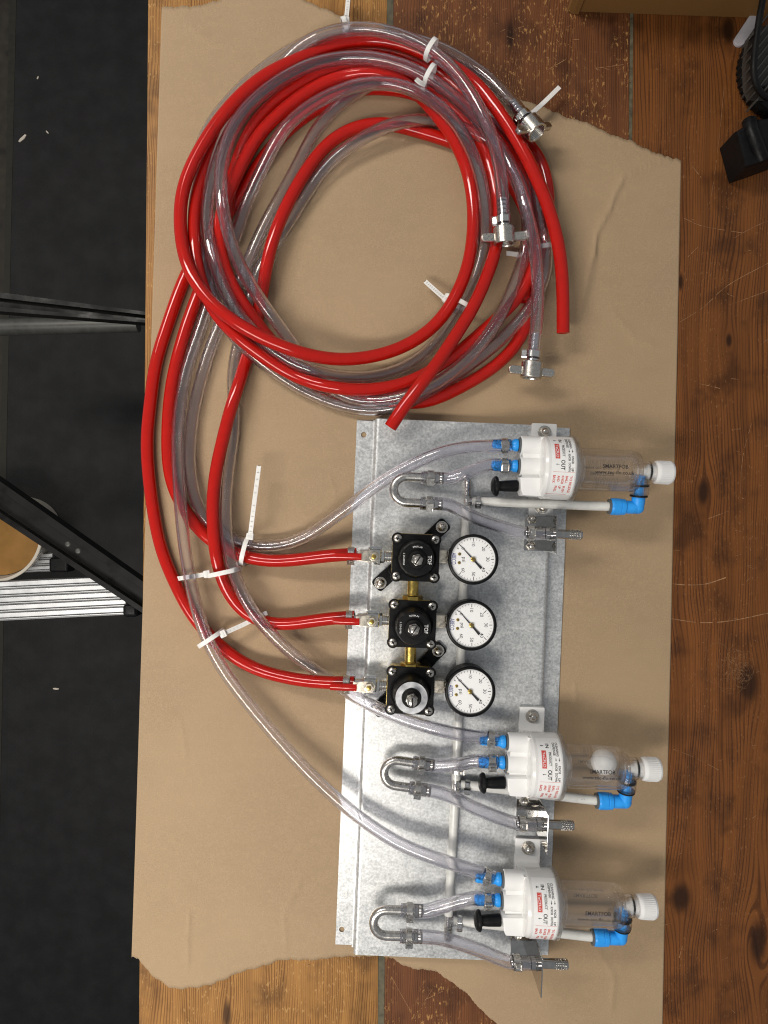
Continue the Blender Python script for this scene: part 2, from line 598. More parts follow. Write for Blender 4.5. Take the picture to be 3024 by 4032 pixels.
_txt = {}
def glyphs(s, bold=0.0):
    """outline mesh of a string: verts centred on x, baseline at 0, cap height 1"""
    key = (s, round(bold, 3))
    if key in _txt: return _txt[key]
    cu = bpy.data.curves.new('t', 'FONT')
    cu.body = s; cu.resolution_u = 3; cu.offset = bold
    o = bpy.data.objects.new('t', cu)
    C.objects.link(o)
    dg = bpy.context.evaluated_depsgraph_get()
    me = bpy.data.meshes.new_from_object(o.evaluated_get(dg))
    vs = [(v.co.x, v.co.y) for v in me.vertices]
    fs = [tuple(p.vertices) for p in me.polygons]
    x0 = min(v[0] for v in vs); x1 = max(v[0] for v in vs)
    cap = 0.69
    vs = [((x - (x0 + x1) / 2) / cap, y / cap) for x, y in vs]
    bpy.data.objects.remove(o); bpy.data.curves.remove(cu); bpy.data.meshes.remove(me)
    _txt[key] = (vs, fs, (x1 - x0) / cap)
    return _txt[key]

def text(bm, s, h, fn, width=None, bold=0.0):
    """letters of height h laid through fn(tx, ty) -> point; width squeezes or stretches the line"""
    vs, fs, w = glyphs(s, bold / h * 0.17)
    kx = h if width is None else width / w
    nv = [bm.verts.new(fn(x * kx, (y - 0.5) * h)) for x, y in vs]
    for f in fs:
        try: bm.faces.new([nv[i] for i in f])
        except ValueError: pass

# ------------------------------------------------------------------ the setting: floor, mat, workbench, paper
FZ = -900.0
def sheet(name, pts, z, mat, thick=3.0, kind='structure'):
    bm = BM(); prism(bm, pts, z - thick, z)
    o = obj(name, bm, mat, flat=True); o['kind'] = kind
    return o
def pxy(px, py, z): v = W(px, py, z); return (v.x, v.y)
sheet('floor', [(-1900, -1700), (1500, -1700), (1500, 1700), (-1900, 1700)], FZ - 6, M['floor'], 20)
sheet('rubber_mat', [pxy(72, -300, FZ), pxy(46, 840, FZ), pxy(28, 1700, FZ), pxy(-20, 4400, FZ), (1200, -1500), (1200, 1500)], FZ, M['mat'], 5)
sheet('floor_edging', [pxy(40, -300, FZ), pxy(20, 840, FZ), pxy(2, 1700, FZ), pxy(-46, 4400, FZ), pxy(-22, 4400, FZ), pxy(26, 1700, FZ), pxy(44, 840, FZ), pxy(70, -300, FZ)], FZ - 1, M['strip'], 4)
for k, (px, py, a, l, w) in enumerate([(90, 545, 0.75, 22, 5.5), (188, 522, -0.9, 8, 2.5), (150, 307, 1.1, 7, 2.5), (222, 2711, -0.1, 13, 3.5)]):
    bm = BM(); p = W(px, py, FZ)
    prism(bm, [(-l / 2, -w / 2), (l * .1, -w * .7), (l / 2, -w * .2), (l * .45, w * .45), (-l * .2, w * .5), (-l * .55, w * .2)], 0.4, 2.2, T(p.x, p.y, FZ) @ RZ(a), 0.4)
    tag(obj('paper_scrap', bm, M['chip']),
        ['curled pale scrap, the longest one on the black mat, near its left edge', 'small pale sliver on the black mat to the right of the longest scrap',
         'tiny pale flake on the black mat above the longest scrap', 'thin ochre sliver on the black mat below the ribbed ladder treads'][k], 'scrap', 'scraps lying on the black mat')

bench = thing('workbench', 'scarred wooden workbench top of wide planks with dark filled joints', 'workbench', (0, 0, 0), -0.009)
W1 = wood('light_plank_wood', (0.37, 0.182, 0.050), (0.125, 0.048, 0.012), (0.56, 0.34, 0.13), 2.3, [(-150, -497, 10, 34, 0.6), (-190, 420, 8, 30, 0.7)], 3.0, 0.5, 0.85, 0.8, 0.02)
W2 = wood('red_brown_plank_wood', (0.165, 0.060, 0.021), (0.055, 0.018, 0.007), (0.42, 0.22, 0.07), 2.2, [(120, 470, 8, 30, 0.7)], 11.0, 0.8, 0.65, 0.7, 0.03)
W3 = wood('orange_brown_plank_wood', (0.20, 0.069, 0.016), (0.055, 0.018, 0.005), (0.36, 0.17, 0.06), 2.9,
          [(314, 22, 13, 30, 0.9), (290, 229, 6, 20, 0.8), (338, 172, 7, 16, 0.8), (335, 478, 15, 34, 0.9), (296, -377, 22, 34, 0.9), (360, -165, 26, 50, 0.6), (372, -420, 20, 50, 0.8)], 23.0, 0.4, 0.75)
def plank(x0, x1, mat, label):
    bm = BM(); box(bm, ((x0 + x1) / 2, 0, -18), (x1 - x0, 1300, 36), 0.7)
    return obj('plank', bm, mat, bench, label=label)
plank(-236.8, -1.6, W1, 'light worn plank along the open edge')
plank(4.8, 237.8, W2, 'reddish brown plank')
plank(241.4, 560, W3, 'orange brown plank with knots')
for x0, x1 in ((-1.5, 4.7), (237.9, 241.3)):
    bm = BM(); box(bm, ((x0 + x1) / 2, 0, -19), (x1 - x0, 1300, 36.4), 0.0)
    obj('joint_strip', bm, M['filler'], bench)
bm = BM()
def scratch(pts, w):
    P = catmull([Vector((W(px, py, 0).x, W(px, py, 0).y, 0.12)) for px, py in pts], 7)
    i = 0
    while i < len(P) - 1:
        k = rnd.randint(1, 4)
        seg = P[i:i + k + 1]
        if len(seg) > 1:
            ww = w * rnd.uniform(0.3, 1.0)
            for a, b in zip(seg, seg[1:]):
                t = (b - a).normalized(); s = Vector((-t.y, t.x, 0)) * ww / 2
                bm.faces.new([bm.verts.new(q) for q in (a - s, b - s * 0.8, b + s * 0.8, a + s)])
        i += k + (1 if rnd.random() < 0.35 else 0)
for pts, w in [([(2684, 850), (2760, 880), (2915, 905)], .8), ([(2880, 925), (2960, 880), (3030, 850)], .7), ([(2836, 330), (2815, 560), (2790, 760)], .6),
               ([(2670, 1258), (2760, 1200), (2860, 1110), (3030, 1015)], .9), ([(2632, 2286), (2700, 2292), (2780, 2288), (2860, 2262)], 1.7),
               ([(2636, 2424), (2760, 2440), (2880, 2432), (3030, 2400)], 1.6), ([(2660, 2940), (2740, 2970), (2840, 3020)], .5), ([(2915, 1930), (2922, 1790), (2955, 1655)], .8),
               ([(2750, 1500), (2800, 1510), (2830, 1518)], 1.0), ([(2330, 262), (2440, 246)], .9), ([(2140, 270), (2215, 226)], .8), ([(2740, 960), (2700, 1000)], .9),
               ([(2790, 2030), (2870, 2000)], .8), ([(2600, 3640), (2660, 3625)], .6), ([(2690, 3760), (2702, 3715)], .9), ([(2860, 1190), (3020, 1130)], .6),
               ([(1640, 3960), (1760, 3900)], .5), ([(1560, 3850), (1640, 3990)], .5), ([(1720, 3890), (1650, 4010)], .4), ([(2710, 640), (2750, 690)], 1.0)]:
    scratch(pts, w * .8)
for k in range(46):                         # scribbled ring marks
    cx, cyy = 2900 + rnd.gauss(0, 34), 2625 + rnd.gauss(0, 42)
    r = rnd.uniform(12, 46); a0 = rnd.uniform(0, 6.3); q = rnd.uniform(2.0, 5.5); e = rnd.uniform(.75, 1.1)
    scratch([(cx + r * math.cos(a0 + q * i / 6), cyy + e * r * math.sin(a0 + q * i / 6)) for i in range(7)], 0.22)
for k in range(70):
    px, py = (rnd.uniform(2640, 3010), rnd.uniform(680, 4020)) if k < 45 else (rnd.uniform(1700, 2460), rnd.uniform(5, 330))
    a = rnd.uniform(-0.7, 0.9); l = rnd.uniform(5, 30)
    scratch([(px, py), (px + l * math.cos(a), py + l * math.sin(a))], rnd.uniform(0.25, 0.75))
o = obj('scratch', bm, M['scratch'], bench, flat=True); o['kind'] = 'stuff'

# kraft paper: straight sides, torn ends
top = [(637, 28), (690, 31), (730, 26), (775, 22), (812, 12), (850, 4), (900, -10), (1000, -40), (1120, -30), (1200, -4), (1245, 22), (1300, 46), (1362, 76), (1500, 130), (1700, 232), (1900, 330), (2040, 388),
       (2120, 420), (2180, 438), (2250, 468), (2300, 482), (2350, 505), (2400, 525), (2480, 552), (2530, 585), (2600, 608), (2640, 622), (2682, 632)]
bot = [(519, 3768), (546, 3774), (575, 3812), (605, 3842), (640, 3866), (668, 3890), (705, 3898), (760, 3888), (840, 3872), (900, 3852), (960, 3822), (1040, 3800), (1100, 3783), (1170, 3778), (1250, 3776), (1330, 3770), (1400, 3762),
       (1500, 3763), (1545, 3776), (1590, 3798), (1640, 3814), (1700, 3820), (1740, 3842), (1800, 3880), (1845, 3915), (1890, 3975), (1950, 4030), (2050, 4110), (2300, 4170), (2604, 4180)]
def interp(L, x):
    for (a, b), (c, d) in zip(L, L[1:]):
        if a <= x <= c: return b + (d - b) * (x - a) / (c - a)
    return L[0][1] if x < L[0][0] else L[-1][1]
def jag(x, s): return 5.0 * (math.sin(x * .11 + s) * .4 + math.sin(x * .031 + 2 * s) * .6) + rnd.uniform(-2.6, 2.6)
NU, NV = 420, 240
cr1 = [(2655, 612), (2560, 655), (2455, 705), (2425, 760), (2400, 830), (2350, 920), (2338, 1010)]
cr2 = [(2338, 1000), (2312, 1120), (2285, 1225)]
cr3 = [(2425, 800), (2470, 770)]
cr4 = [(748, 3600), (742, 3700), (744, 3790)]
cr5 = [(1300, 1880), (1330, 1960), (1290, 2010)]
cr7 = [(2080, 640), (2160, 600), (2230, 640)]
cr8 = [(1180, 3480), (1120, 3600), (1130, 3720)]
cr9 = [(640, 2760), (720, 2860), (735, 2980)]
cr10 = [(2360, 3740), (2420, 3850), (2410, 3960)]
cr11 = [(760, 110), (840, 170), (960, 190)]
cr12 = [(2420, 1240), (2500, 1330), (2560, 1350)]
cr13 = [(1150, 900), (1260, 930), (1340, 1010)]
cr6 = [(2240, 2790), (2262, 2760), (2260, 2700)]
def seg_d(p, L):
    best = 1e9; side = 0
    for a, b in zip(L, L[1:]):
        ax, ay = a; bx, by = b
        t = max(0, min(1, ((p[0] - ax) * (bx - ax) + (p[1] - ay) * (by - ay)) / ((bx - ax) ** 2 + (by - ay) ** 2)))
        dx = p[0] - ax - t * (bx - ax); dy = p[1] - ay - t * (by - ay)
        d = math.hypot(dx, dy)
        if d < best:
            best = d; side = (1 if (bx - ax) * dy - (by - ay) * dx > 0 else -1)
    return best, side
bm = BM(); grid = []
for i in range(NU + 1):
    u = i / NU
    xt = 637 + (2682 - 637) * u; xb = 519 + (2604 - 519) * u
    yt = interp(top, xt) + jag(xt, 1) ; yb = interp(bot, xb) + jag(xb, 4)
    if i == 0: yt, yb = 28, 3768
    col = []
    for j in range(NV + 1):
        v = j / NV
        px = xt + (xb - xt) * v; py = yt + (yb - yt) * v
        z = 0.16 + 0.18 * (1 + math.sin(px * .006 + 1.3 * math.sin(py * .0023))) * 0.5 + 0.16 * (1 + math.sin(py * .0071 + px * .0037)) * .5
        if px > 2200 or px < 560:
            z += 0.7 * (0.5 + 0.5 * math.sin(py * .0049 + 1.0)) * min(1, (px - 2200) / 200 if px > 2200 else (560 - px) / 40)
        for L, h, w in ((cr1, 1.5, 9), (cr2, 1.3, 15), (cr3, .5, 8), (cr4, .6, 9), (cr5, .35, 7), (cr6, .5, 10), (cr7, .35, 12), (cr8, .4, 11), (cr9, .35, 10), (cr10, .5, 12), (cr11, .4, 11), (cr12, .5, 12), (cr13, .25, 12)):
            xs = [q[0] for q in L]; ys = [q[1] for q in L]
            if min(xs) - 60 < px < max(xs) + 60 and min(ys) - 60 < py < max(ys) + 60:
                d, s = seg_d((px, py), L)
                z += 1.1 * h * math.exp(-(d / w) ** 2) + (h * 0.5 * math.exp(-(d / (w * 3)) ** 2) if s > 0 else 0)
        p = W(px, py, 0)
        col.append(bm.verts.new((p.x, p.y, z)))
    grid.append(col)
for a, b in zip(grid, grid[1:]):
    for j in range(NV):
        bm.faces.new([a[j], a[j + 1], b[j + 1], b[j]])
paper = tag(obj('kraft_paper', bm, M['kraft'], angle=180), 'large sheet of brown kraft paper with torn ends spread over the bench', 'paper')
md = paper.modifiers.new('thickness', 'SOLIDIFY'); md.thickness = 0.00014; md.offset = -1

# ------------------------------------------------------------------ long hoses in the coil
HOSES = {
 'red1': [(-25.6, -39.72, 30), (-37.09, -40.29, 29.72), (-48.6, -41.15, 29.1), (-60.16, -42.39, 27.88), (-71.82, -43.9, 25.91), (-83.62, -45.39, 23.31), (-95.56, -46.48, 20.37), (-107.57, -46.75, 17.43), (-119.54, -45.86, 14.77), (-131.33, -43.67, 12.56), (-142.84, -40.24, 10.8), (-153.95, -35.67, 9.35), (-164.42, -29.93, 8.22), (-173.88, -22.86, 7.44), (-182.13, -14.49, 7.04), (-189.34, -5.15, 6.91), (-195.73, 4.77, 6.91), (-201.19, 15.16, 6.94), (-205.44, 26.06, 6.96), (-208.34, 37.4, 6.95), (-210.01, 49.05, 6.93), (-210.74, 60.86, 6.88), (-210.86, 72.73, 6.8), (-210.57, 84.61, 6.71), (-209.93, 96.48, 6.64), (-208.89, 108.32, 6.61), (-207.38, 120.1, 6.63), (-205.36, 131.82, 6.67), (-202.87, 143.44, 6.75), (-199.99, 154.96, 6.84), (-196.8, 166.4, 6.89), (-193.33, 177.76, 6.92), (-189.58, 189.03, 6.91), (-185.59, 200.23, 6.86), (-181.42, 211.36, 6.77), (-177.08, 222.44, 6.68), (-172.6, 233.47, 6.64), (-168, 244.41, 6.73), (-163.35, 255.14, 7.26), (-158.79, 265.53, 8.77), (-154.74, 275.72, 11.28), (-151.74, 286.29, 13.63), (-149.87, 297.74, 14.45), (-148.45, 309.87, 13.6), (-146.56, 322.05, 12.25), (-143.77, 333.84, 11.34), (-140.14, 345.16, 11.04), (-135.8, 356.05, 11.14), (-130.7, 366.46, 11.41), (-124.6, 376.24, 11.66), (-117.36, 385.24, 11.82), (-109.11, 393.43, 11.9), (-100.12, 400.93, 11.94), (-90.57, 407.76, 11.95), (-80.53, 413.85, 11.94), (-70.04, 419.14, 11.93), (-59.15, 423.49, 11.97), (-47.92, 426.7, 12.19), (-36.41, 428.59, 12.76), (-24.72, 429.2, 13.88), (-12.97, 428.72, 15.49), (-1.26, 427.31, 17), (10.23, 424.88, 17.73), (21.27, 421.21, 17.69), (31.71, 416.19, 17.4), (41.57, 410.01, 17.33), (50.96, 402.96, 17.53), (59.94, 395.44, 17.56), (68.54, 387.88, 16.75), (76.72, 380.45, 14.71), (84.15, 372.56, 12.28), (90.42, 363.11, 11.47), (95.43, 351.82, 13.03), (99.51, 339.95, 15), (102.92, 328.48, 15.71), (105.55, 317.16, 15.73), (107.44, 305.54, 16.02), (108.7, 293.62, 16.78), (109.33, 281.55, 17.85), (109.11, 269.46, 19.08), (107.76, 257.51, 20.36), (105.18, 245.81, 21.58), (101.6, 234.39, 22.69), (97.44, 223.16, 23.79), (92.9, 212.09, 24.93), (87.93, 201.25, 26.1), (82.45, 190.71, 27.28), (76.48, 180.46, 28.5), (70.18, 170.41, 29.83), (63.76, 160.44, 31.34), (57.3, 150.5, 33.06), (50.69, 140.71, 34.87), (43.81, 131.23, 36.56), (36.74, 122.04, 37.81), (29.72, 113, 38.36), (22.93, 103.96, 38.04), (16.41, 94.84, 36.93), (10.09, 85.62, 35.27), (5.95, 79.44, 34)],
 'red2': [(-27.52, -98.82, 30), (-39.07, -99.71, 28.83), (-50.64, -100.92, 27.3), (-62.28, -102.63, 25.17), (-74.03, -104.68, 22.37), (-85.91, -106.59, 19.07), (-97.85, -107.65, 15.74), (-109.6, -107.12, 13.1), (-120.75, -104.45, 11.62), (-130.82, -99.42, 11.18), (-139.47, -92.22, 11.45), (-146.57, -83.34, 12.24), (-152.13, -73.27, 13.5), (-156.26, -62.46, 15.13), (-159.14, -51.19, 16.96), (-161.06, -39.68, 18.57), (-162.34, -28.07, 19.49), (-163.21, -16.43, 19.65), (-163.7, -4.77, 19.35), (-163.77, 6.9, 18.87), (-163.34, 18.57, 18.31), (-162.34, 30.2, 17.76), (-160.71, 41.76, 17.33), (-158.5, 53.24, 17.15), (-155.89, 64.63, 17.22), (-153.08, 75.97, 17.53), (-150.14, 87.28, 17.89), (-147.02, 98.56, 17.94), (-143.74, 109.91, 17.14), (-140.48, 121.41, 15.21), (-137.41, 133.1, 12.39), (-134.46, 144.91, 9.54), (-131.43, 156.66, 7.62), (-128.32, 168.25, 6.89), (-125.32, 179.7, 6.99), (-122.57, 191.03, 7.75), (-120.1, 202.23, 9.15), (-117.83, 213.28, 11.04), (-115.62, 224.21, 13.16), (-113.29, 235.1, 15.2), (-110.68, 246.01, 16.85), (-107.64, 257, 17.85), (-104.06, 268.04, 18.11), (-99.91, 279.08, 17.77), (-95.28, 290.07, 17.05), (-90.27, 301.02, 16.05), (-84.89, 311.92, 14.8), (-79.11, 322.71, 13.34), (-72.87, 333.31, 11.77), (-66.09, 343.53, 10.28), (-58.58, 352.98, 9.06), (-50.07, 361.22, 8.19), (-40.48, 367.92, 7.63), (-29.99, 372.98, 7.3), (-18.87, 376.35, 7.09), (-7.39, 377.94, 6.94), (4.19, 377.71, 6.8), (15.72, 375.85, 6.69), (27.14, 372.92, 6.63), (38.52, 369.59, 6.62), (49.88, 366.18, 6.62), (61.08, 362.51, 6.62), (71.96, 358.19, 6.61), (82.49, 353.05, 6.61), (92.85, 347.3, 6.61), (102.91, 341.05, 6.65), (112.07, 333.89, 6.91), (119.85, 325.3, 7.75), (126.17, 315.25, 9.46), (131.34, 304.17, 11.74), (135.79, 292.69, 13.73), (139.73, 281.36, 14.37), (143.13, 270.49, 13.04), (145.88, 259.87, 10.35), (147.75, 248.93, 8), (148.63, 237.4, 6.92), (148.47, 225.56, 6.66), (147.23, 213.7, 6.62), (144.95, 202, 6.62), (141.67, 190.59, 6.65), (137.38, 179.59, 6.73), (131.99, 169.15, 6.83), (125.39, 159.48, 6.9), (117.61, 150.75, 6.94), (108.82, 142.98, 6.94), (99.28, 136.05, 6.92), (89.26, 129.75, 6.87), (78.96, 123.9, 6.79), (68.47, 118.39, 6.7), (57.74, 113.39, 6.63), (46.68, 109.41, 6.61), (35.25, 107.05, 6.6), (23.55, 106.59, 6.6), (11.8, 107.57, 6.6), (0.12, 109.32, 6.6), (-11.43, 111.55, 6.6), (-22.82, 114.36, 6.6), (-34.07, 117.76, 6.6), (-45.21, 121.62, 6.6), (-56.28, 125.93, 6.61), (-67.07, 130.91, 6.68), (-77.19, 136.88, 6.94), (-86.5, 143.83, 7.56), (-95.12, 151.45, 8.65), (-103.12, 159.46, 10.3), (-110.55, 167.7, 12.56), (-117.54, 176.15, 15.1), (-124.36, 184.93, 17.09), (-131.09, 194.14, 18.03), (-137.55, 203.82, 18.18), (-143.4, 213.95, 18.02), (-148.43, 224.49, 17.81), (-152.48, 235.34, 17.79), (-155.39, 246.33, 18.11), (-156.92, 257.25, 19.09), (-156.86, 267.85, 21.04), (-155.24, 278.2, 23.52), (-152.31, 288.68, 25.34), (-148.51, 299.62, 25.52), (-144.32, 311.02, 24.09), (-139.91, 322.54, 21.93), (-135.21, 333.86, 20.01), (-130.05, 344.78, 18.61), (-124.2, 355.15, 17.62), (-117.45, 364.82, 16.94), (-109.82, 373.74, 16.52), (-101.5, 381.98, 16.31), (-92.68, 389.66, 16.24), (-83.47, 396.82, 16.28), (-73.9, 403.38, 16.45), (-63.91, 409.1, 16.79), (-53.45, 413.68, 17.38), (-42.52, 416.89, 18.37), (-31.27, 418.67, 19.86), (-19.85, 419.03, 21.57), (-8.48, 418.12, 22.56), (2.54, 416.09, 22.15), (12.93, 412.8, 20.75), (22.53, 407.94, 19.31), (31.33, 401.38, 18.54), (39.44, 393.29, 18.67), (47.03, 384.27, 19.21), (54.26, 375.05, 19.39), (61.06, 365.84, 18.97), (67.23, 356.36, 18.31), (72.58, 346.38, 17.68), (77.02, 335.89, 17.18), (80.54, 324.99, 16.82), (83.14, 313.76, 16.59), (84.83, 302.28, 16.53), (85.67, 290.61, 16.66), (85.76, 278.83, 17), (85.16, 266.98, 17.56), (83.87, 255.17, 18.24), (81.81, 243.51, 18.9), (78.88, 232.13, 19.41), (75.04, 221.11, 19.71), (70.34, 210.5, 19.78), (64.87, 200.36, 19.63), (58.57, 190.8, 19.34), (51.3, 182.02, 19.06), (42.99, 174.14, 18.95), (33.77, 167.2, 19.11), (23.83, 161.21, 19.53), (13.35, 156.19, 20.19), (2.46, 152.15, 21.08), (-8.72, 149.01, 22.22), (-20.04, 146.69, 23.64), (-31.41, 145.2, 25.4), (-42.73, 144.63, 27.49), (-53.93, 145.07, 29.85), (-64.95, 146.41, 32.32), (-75.76, 148.53, 34.72), (-86.36, 151.36, 36.87), (-96.75, 154.87, 38.62), (-106.94, 159.02, 39.93), (-116.94, 163.77, 40.8), (-126.73, 169.07, 41.31), (-136.27, 174.93, 41.54), (-145.46, 181.38, 41.56), (-154.15, 188.56, 41.4), (-162.15, 196.54, 41.06), (-169.36, 205.37, 40.52), (-175.66, 215.01, 39.71), (-180.93, 225.41, 38.56), (-185.06, 236.47, 37.13), (-188.05, 248, 35.57), (-190.02, 259.79, 34.07), (-191.09, 271.64, 32.78), (-191.22, 283.42, 31.78), (-190.27, 295.01, 31.07), (-188.09, 306.3, 30.6), (-184.68, 317.23, 30.34), (-180.26, 327.79, 30.21), (-175.1, 338.01, 30.17), (-169.4, 347.93, 30.21), (-163.23, 357.54, 30.34), (-156.61, 366.8, 30.55), (-149.52, 375.69, 30.79), (-141.97, 384.22, 30.94), (-133.97, 392.4, 30.9), (-125.5, 400.16, 30.66), (-116.52, 407.41, 30.21), (-107.04, 414.11, 29.36), (-97.1, 420.43, 27.78), (-86.87, 426.7, 25.32), (-76.55, 433.09, 22.51), (-66.2, 439.21, 20.33), (-55.69, 444.35, 19.2), (-44.82, 448.08, 18.82), (-33.58, 450.36, 18.81), (-22.1, 451.37, 18.96), (-10.54, 451.23, 19.17), (0.95, 449.97, 19.41), (12.27, 447.55, 19.68), (23.32, 443.98, 20.1), (34.13, 439.43, 20.82), (44.76, 434.26, 21.87), (55.26, 428.77, 23), (65.48, 423.02, 23.76), (75.19, 416.68, 24.16), (84.13, 409.3, 24.69), (92.21, 400.71, 25.75), (99.48, 391.16, 27.26), (106.14, 381.1, 28.78), (112.44, 370.97, 29.93), (118.51, 360.86, 30.74), (124.35, 350.69, 31.45), (129.88, 340.38, 32.14), (135.07, 329.94, 32.75), (139.96, 319.42, 33.24), (144.61, 308.84, 33.61), (148.96, 298.19, 33.89), (152.91, 287.4, 34.14), (156.41, 276.46, 34.38), (159.52, 265.45, 34.48), (162.28, 254.51, 34.08), (164.62, 243.7, 33), (166.46, 232.9, 31.5), (167.79, 222.01, 29.96), (168.69, 211, 28.53), (169.29, 199.89, 27.21), (169.7, 188.71, 25.97), (170.02, 177.47, 24.78), (170.21, 169.97, 24)],
 'red3': [(-27.52, -160.8, 30), (-39.11, -161.19, 28.6), (-50.75, -161.42, 26.98), (-62.44, -161.31, 24.98), (-74.2, -160.72, 22.58), (-86, -159.62, 19.93), (-97.79, -157.97, 17.25), (-109.49, -155.68, 14.75), (-120.94, -152.51, 12.54), (-131.94, -148.21, 10.73), (-142.33, -142.68, 9.34), (-152.08, -136.04, 8.36), (-161.21, -128.53, 7.73), (-169.79, -120.37, 7.37), (-177.78, -111.66, 7.18), (-185.05, -102.37, 7.09), (-191.49, -92.5, 7.04), (-197.2, -82.15, 7.02), (-202.45, -71.51, 7.01), (-207.4, -60.72, 7.01), (-211.93, -49.78, 7), (-215.84, -38.61, 7), (-219.05, -27.22, 7), (-221.63, -15.65, 7), (-223.78, -3.97, 7), (-225.63, 7.76, 7), (-227.24, 19.53, 7), (-228.61, 31.34, 7), (-229.69, 43.16, 7), (-230.42, 55.01, 7), (-230.65, 66.86, 7), (-230.27, 78.7, 7), (-229.33, 90.52, 7), (-228.07, 102.32, 7), (-226.73, 114.12, 7), (-225.27, 125.9, 7), (-223.45, 137.61, 7), (-220.99, 149.18, 7), (-217.87, 160.6, 7), (-214.29, 171.91, 7), (-210.54, 183.18, 6.99), (-206.73, 194.44, 6.98), (-202.83, 205.67, 6.96), (-198.71, 216.81, 6.93), (-194.22, 227.79, 6.87), (-189.21, 238.53, 6.77), (-183.57, 248.96, 6.68), (-177.31, 259.06, 6.62), (-170.6, 268.87, 6.6), (-163.46, 278.36, 6.6), (-155.85, 287.54, 6.6), (-148.24, 296.71, 6.61), (-141.36, 306.3, 6.66), (-135.29, 316.36, 6.74), (-129.46, 326.58, 6.84), (-123.28, 336.61, 6.91), (-116.49, 346.28, 6.95), (-109.14, 355.56, 6.97), (-101.28, 364.41, 6.97), (-92.89, 372.75, 6.96), (-83.91, 380.43, 6.92), (-74.38, 387.46, 6.86), (-64.45, 393.98, 6.77), (-54.25, 400.07, 6.68), (-43.78, 405.52, 6.62), (-32.95, 409.82, 6.6), (-21.69, 412.42, 6.6), (-9.97, 413.21, 6.6), (1.95, 412.74, 6.6), (13.66, 411.49, 6.6), (24.97, 409.15, 6.6), (35.91, 405.42, 6.6), (46.61, 400.65, 6.6), (57.26, 395.6, 6.6), (68.07, 390.84, 6.6), (79.1, 386.51, 6.6), (90.32, 382.57, 6.6), (101.66, 378.86, 6.6), (112.88, 374.91, 6.62), (123.61, 370.11, 6.7), (133.46, 364.01, 6.84), (142.01, 356.38, 7.03), (148.84, 347.22, 7.27), (153.83, 336.78, 7.57), (157.17, 325.48, 7.96), (159.11, 313.72, 8.48), (159.76, 301.71, 9.17), (159.17, 289.57, 10.17), (157.44, 277.31, 11.68), (154.63, 265.04, 13.69), (150.83, 253.06, 15.64), (146.4, 241.59, 16.96), (141.7, 230.61, 17.54), (136.65, 220.16, 17.39), (130.95, 210.46, 16.45), (124.27, 201.65, 15.05), (116.54, 193.52, 13.9), (108.05, 185.68, 13.49), (99.25, 177.79, 13.76), (90.37, 169.85, 14.4), (81.36, 162.03, 15.16), (72.14, 154.51, 15.94), (62.67, 147.37, 16.69), (52.97, 140.61, 17.39), (43.02, 134.34, 18.03), (32.75, 128.8, 18.65), (22.06, 124.26, 19.35), (11.01, 120.84, 20.27), (-0.3, 118.44, 21.49), (-11.71, 116.89, 22.94), (-23.14, 116.23, 24.44), (-34.56, 116.5, 25.75), (-45.99, 117.73, 26.41), (-57.45, 120, 25.74), (-68.81, 123.38, 23.73), (-79.88, 127.77, 21.55), (-90.47, 132.9, 20.5), (-100.52, 138.47, 20.98), (-110.03, 144.34, 22.72), (-119.06, 150.49, 25.13), (-127.8, 157.04, 27.32), (-136.42, 164.11, 28.62), (-144.79, 171.77, 29.07), (-152.56, 180.12, 29.08), (-159.37, 189.26, 28.93), (-165.07, 199.18, 28.69), (-169.71, 209.67, 28.49), (-173.44, 220.55, 28.35), (-176.24, 231.69, 28.24), (-178.11, 243.06, 28.13), (-179.27, 254.7, 27.71), (-180.06, 266.76, 26.4), (-180.5, 279.22, 24.15), (-180.2, 291.75, 21.68), (-178.91, 304.11, 19.57), (-176.64, 316.22, 17.82), (-173.52, 328.07, 16.32), (-169.64, 339.64, 14.99), (-165.06, 350.92, 13.74), (-159.75, 361.86, 12.46), (-153.61, 372.34, 11.13), (-146.55, 382.19, 9.81), (-138.63, 391.35, 8.62), (-130.09, 399.9, 7.65), (-121.12, 407.91, 7.02), (-111.8, 415.37, 6.76), (-102.1, 422.19, 6.83), (-92.05, 428.34, 7.15), (-81.71, 434, 7.39), (-71.14, 439.38, 7.28), (-60.34, 444.36, 6.95), (-49.24, 448.45, 6.73), (-37.84, 451.25, 6.69), (-26.19, 452.64, 6.79), (-14.44, 452.69, 6.95), (-2.72, 451.51, 7.16), (8.82, 449.14, 7.4), (20.04, 445.5, 7.75), (30.85, 440.55, 8.41), (41.16, 434.27, 9.68), (50.88, 426.65, 11.8), (59.95, 417.91, 14.52), (68.4, 408.64, 16.97), (76.37, 399.37, 18.46), (84.03, 390.33, 18.7), (91.62, 381.76, 17.36), (99.38, 373.89, 14.55), (107.23, 366.48, 11.29), (114.84, 358.82, 8.73), (121.77, 350.23, 7.28), (127.74, 340.53, 6.74), (132.67, 329.99, 6.61), (136.58, 318.9, 6.6), (139.35, 307.42, 6.6), (140.74, 295.69, 6.6), (140.69, 283.84, 6.6), (139.66, 271.88, 6.6), (138.63, 259.84, 6.6), (138.14, 247.85, 6.6), (137.92, 236.05, 6.6), (137.42, 224.38, 6.6), (136.42, 212.77, 6.6), (135.57, 205.06, 6.6)],
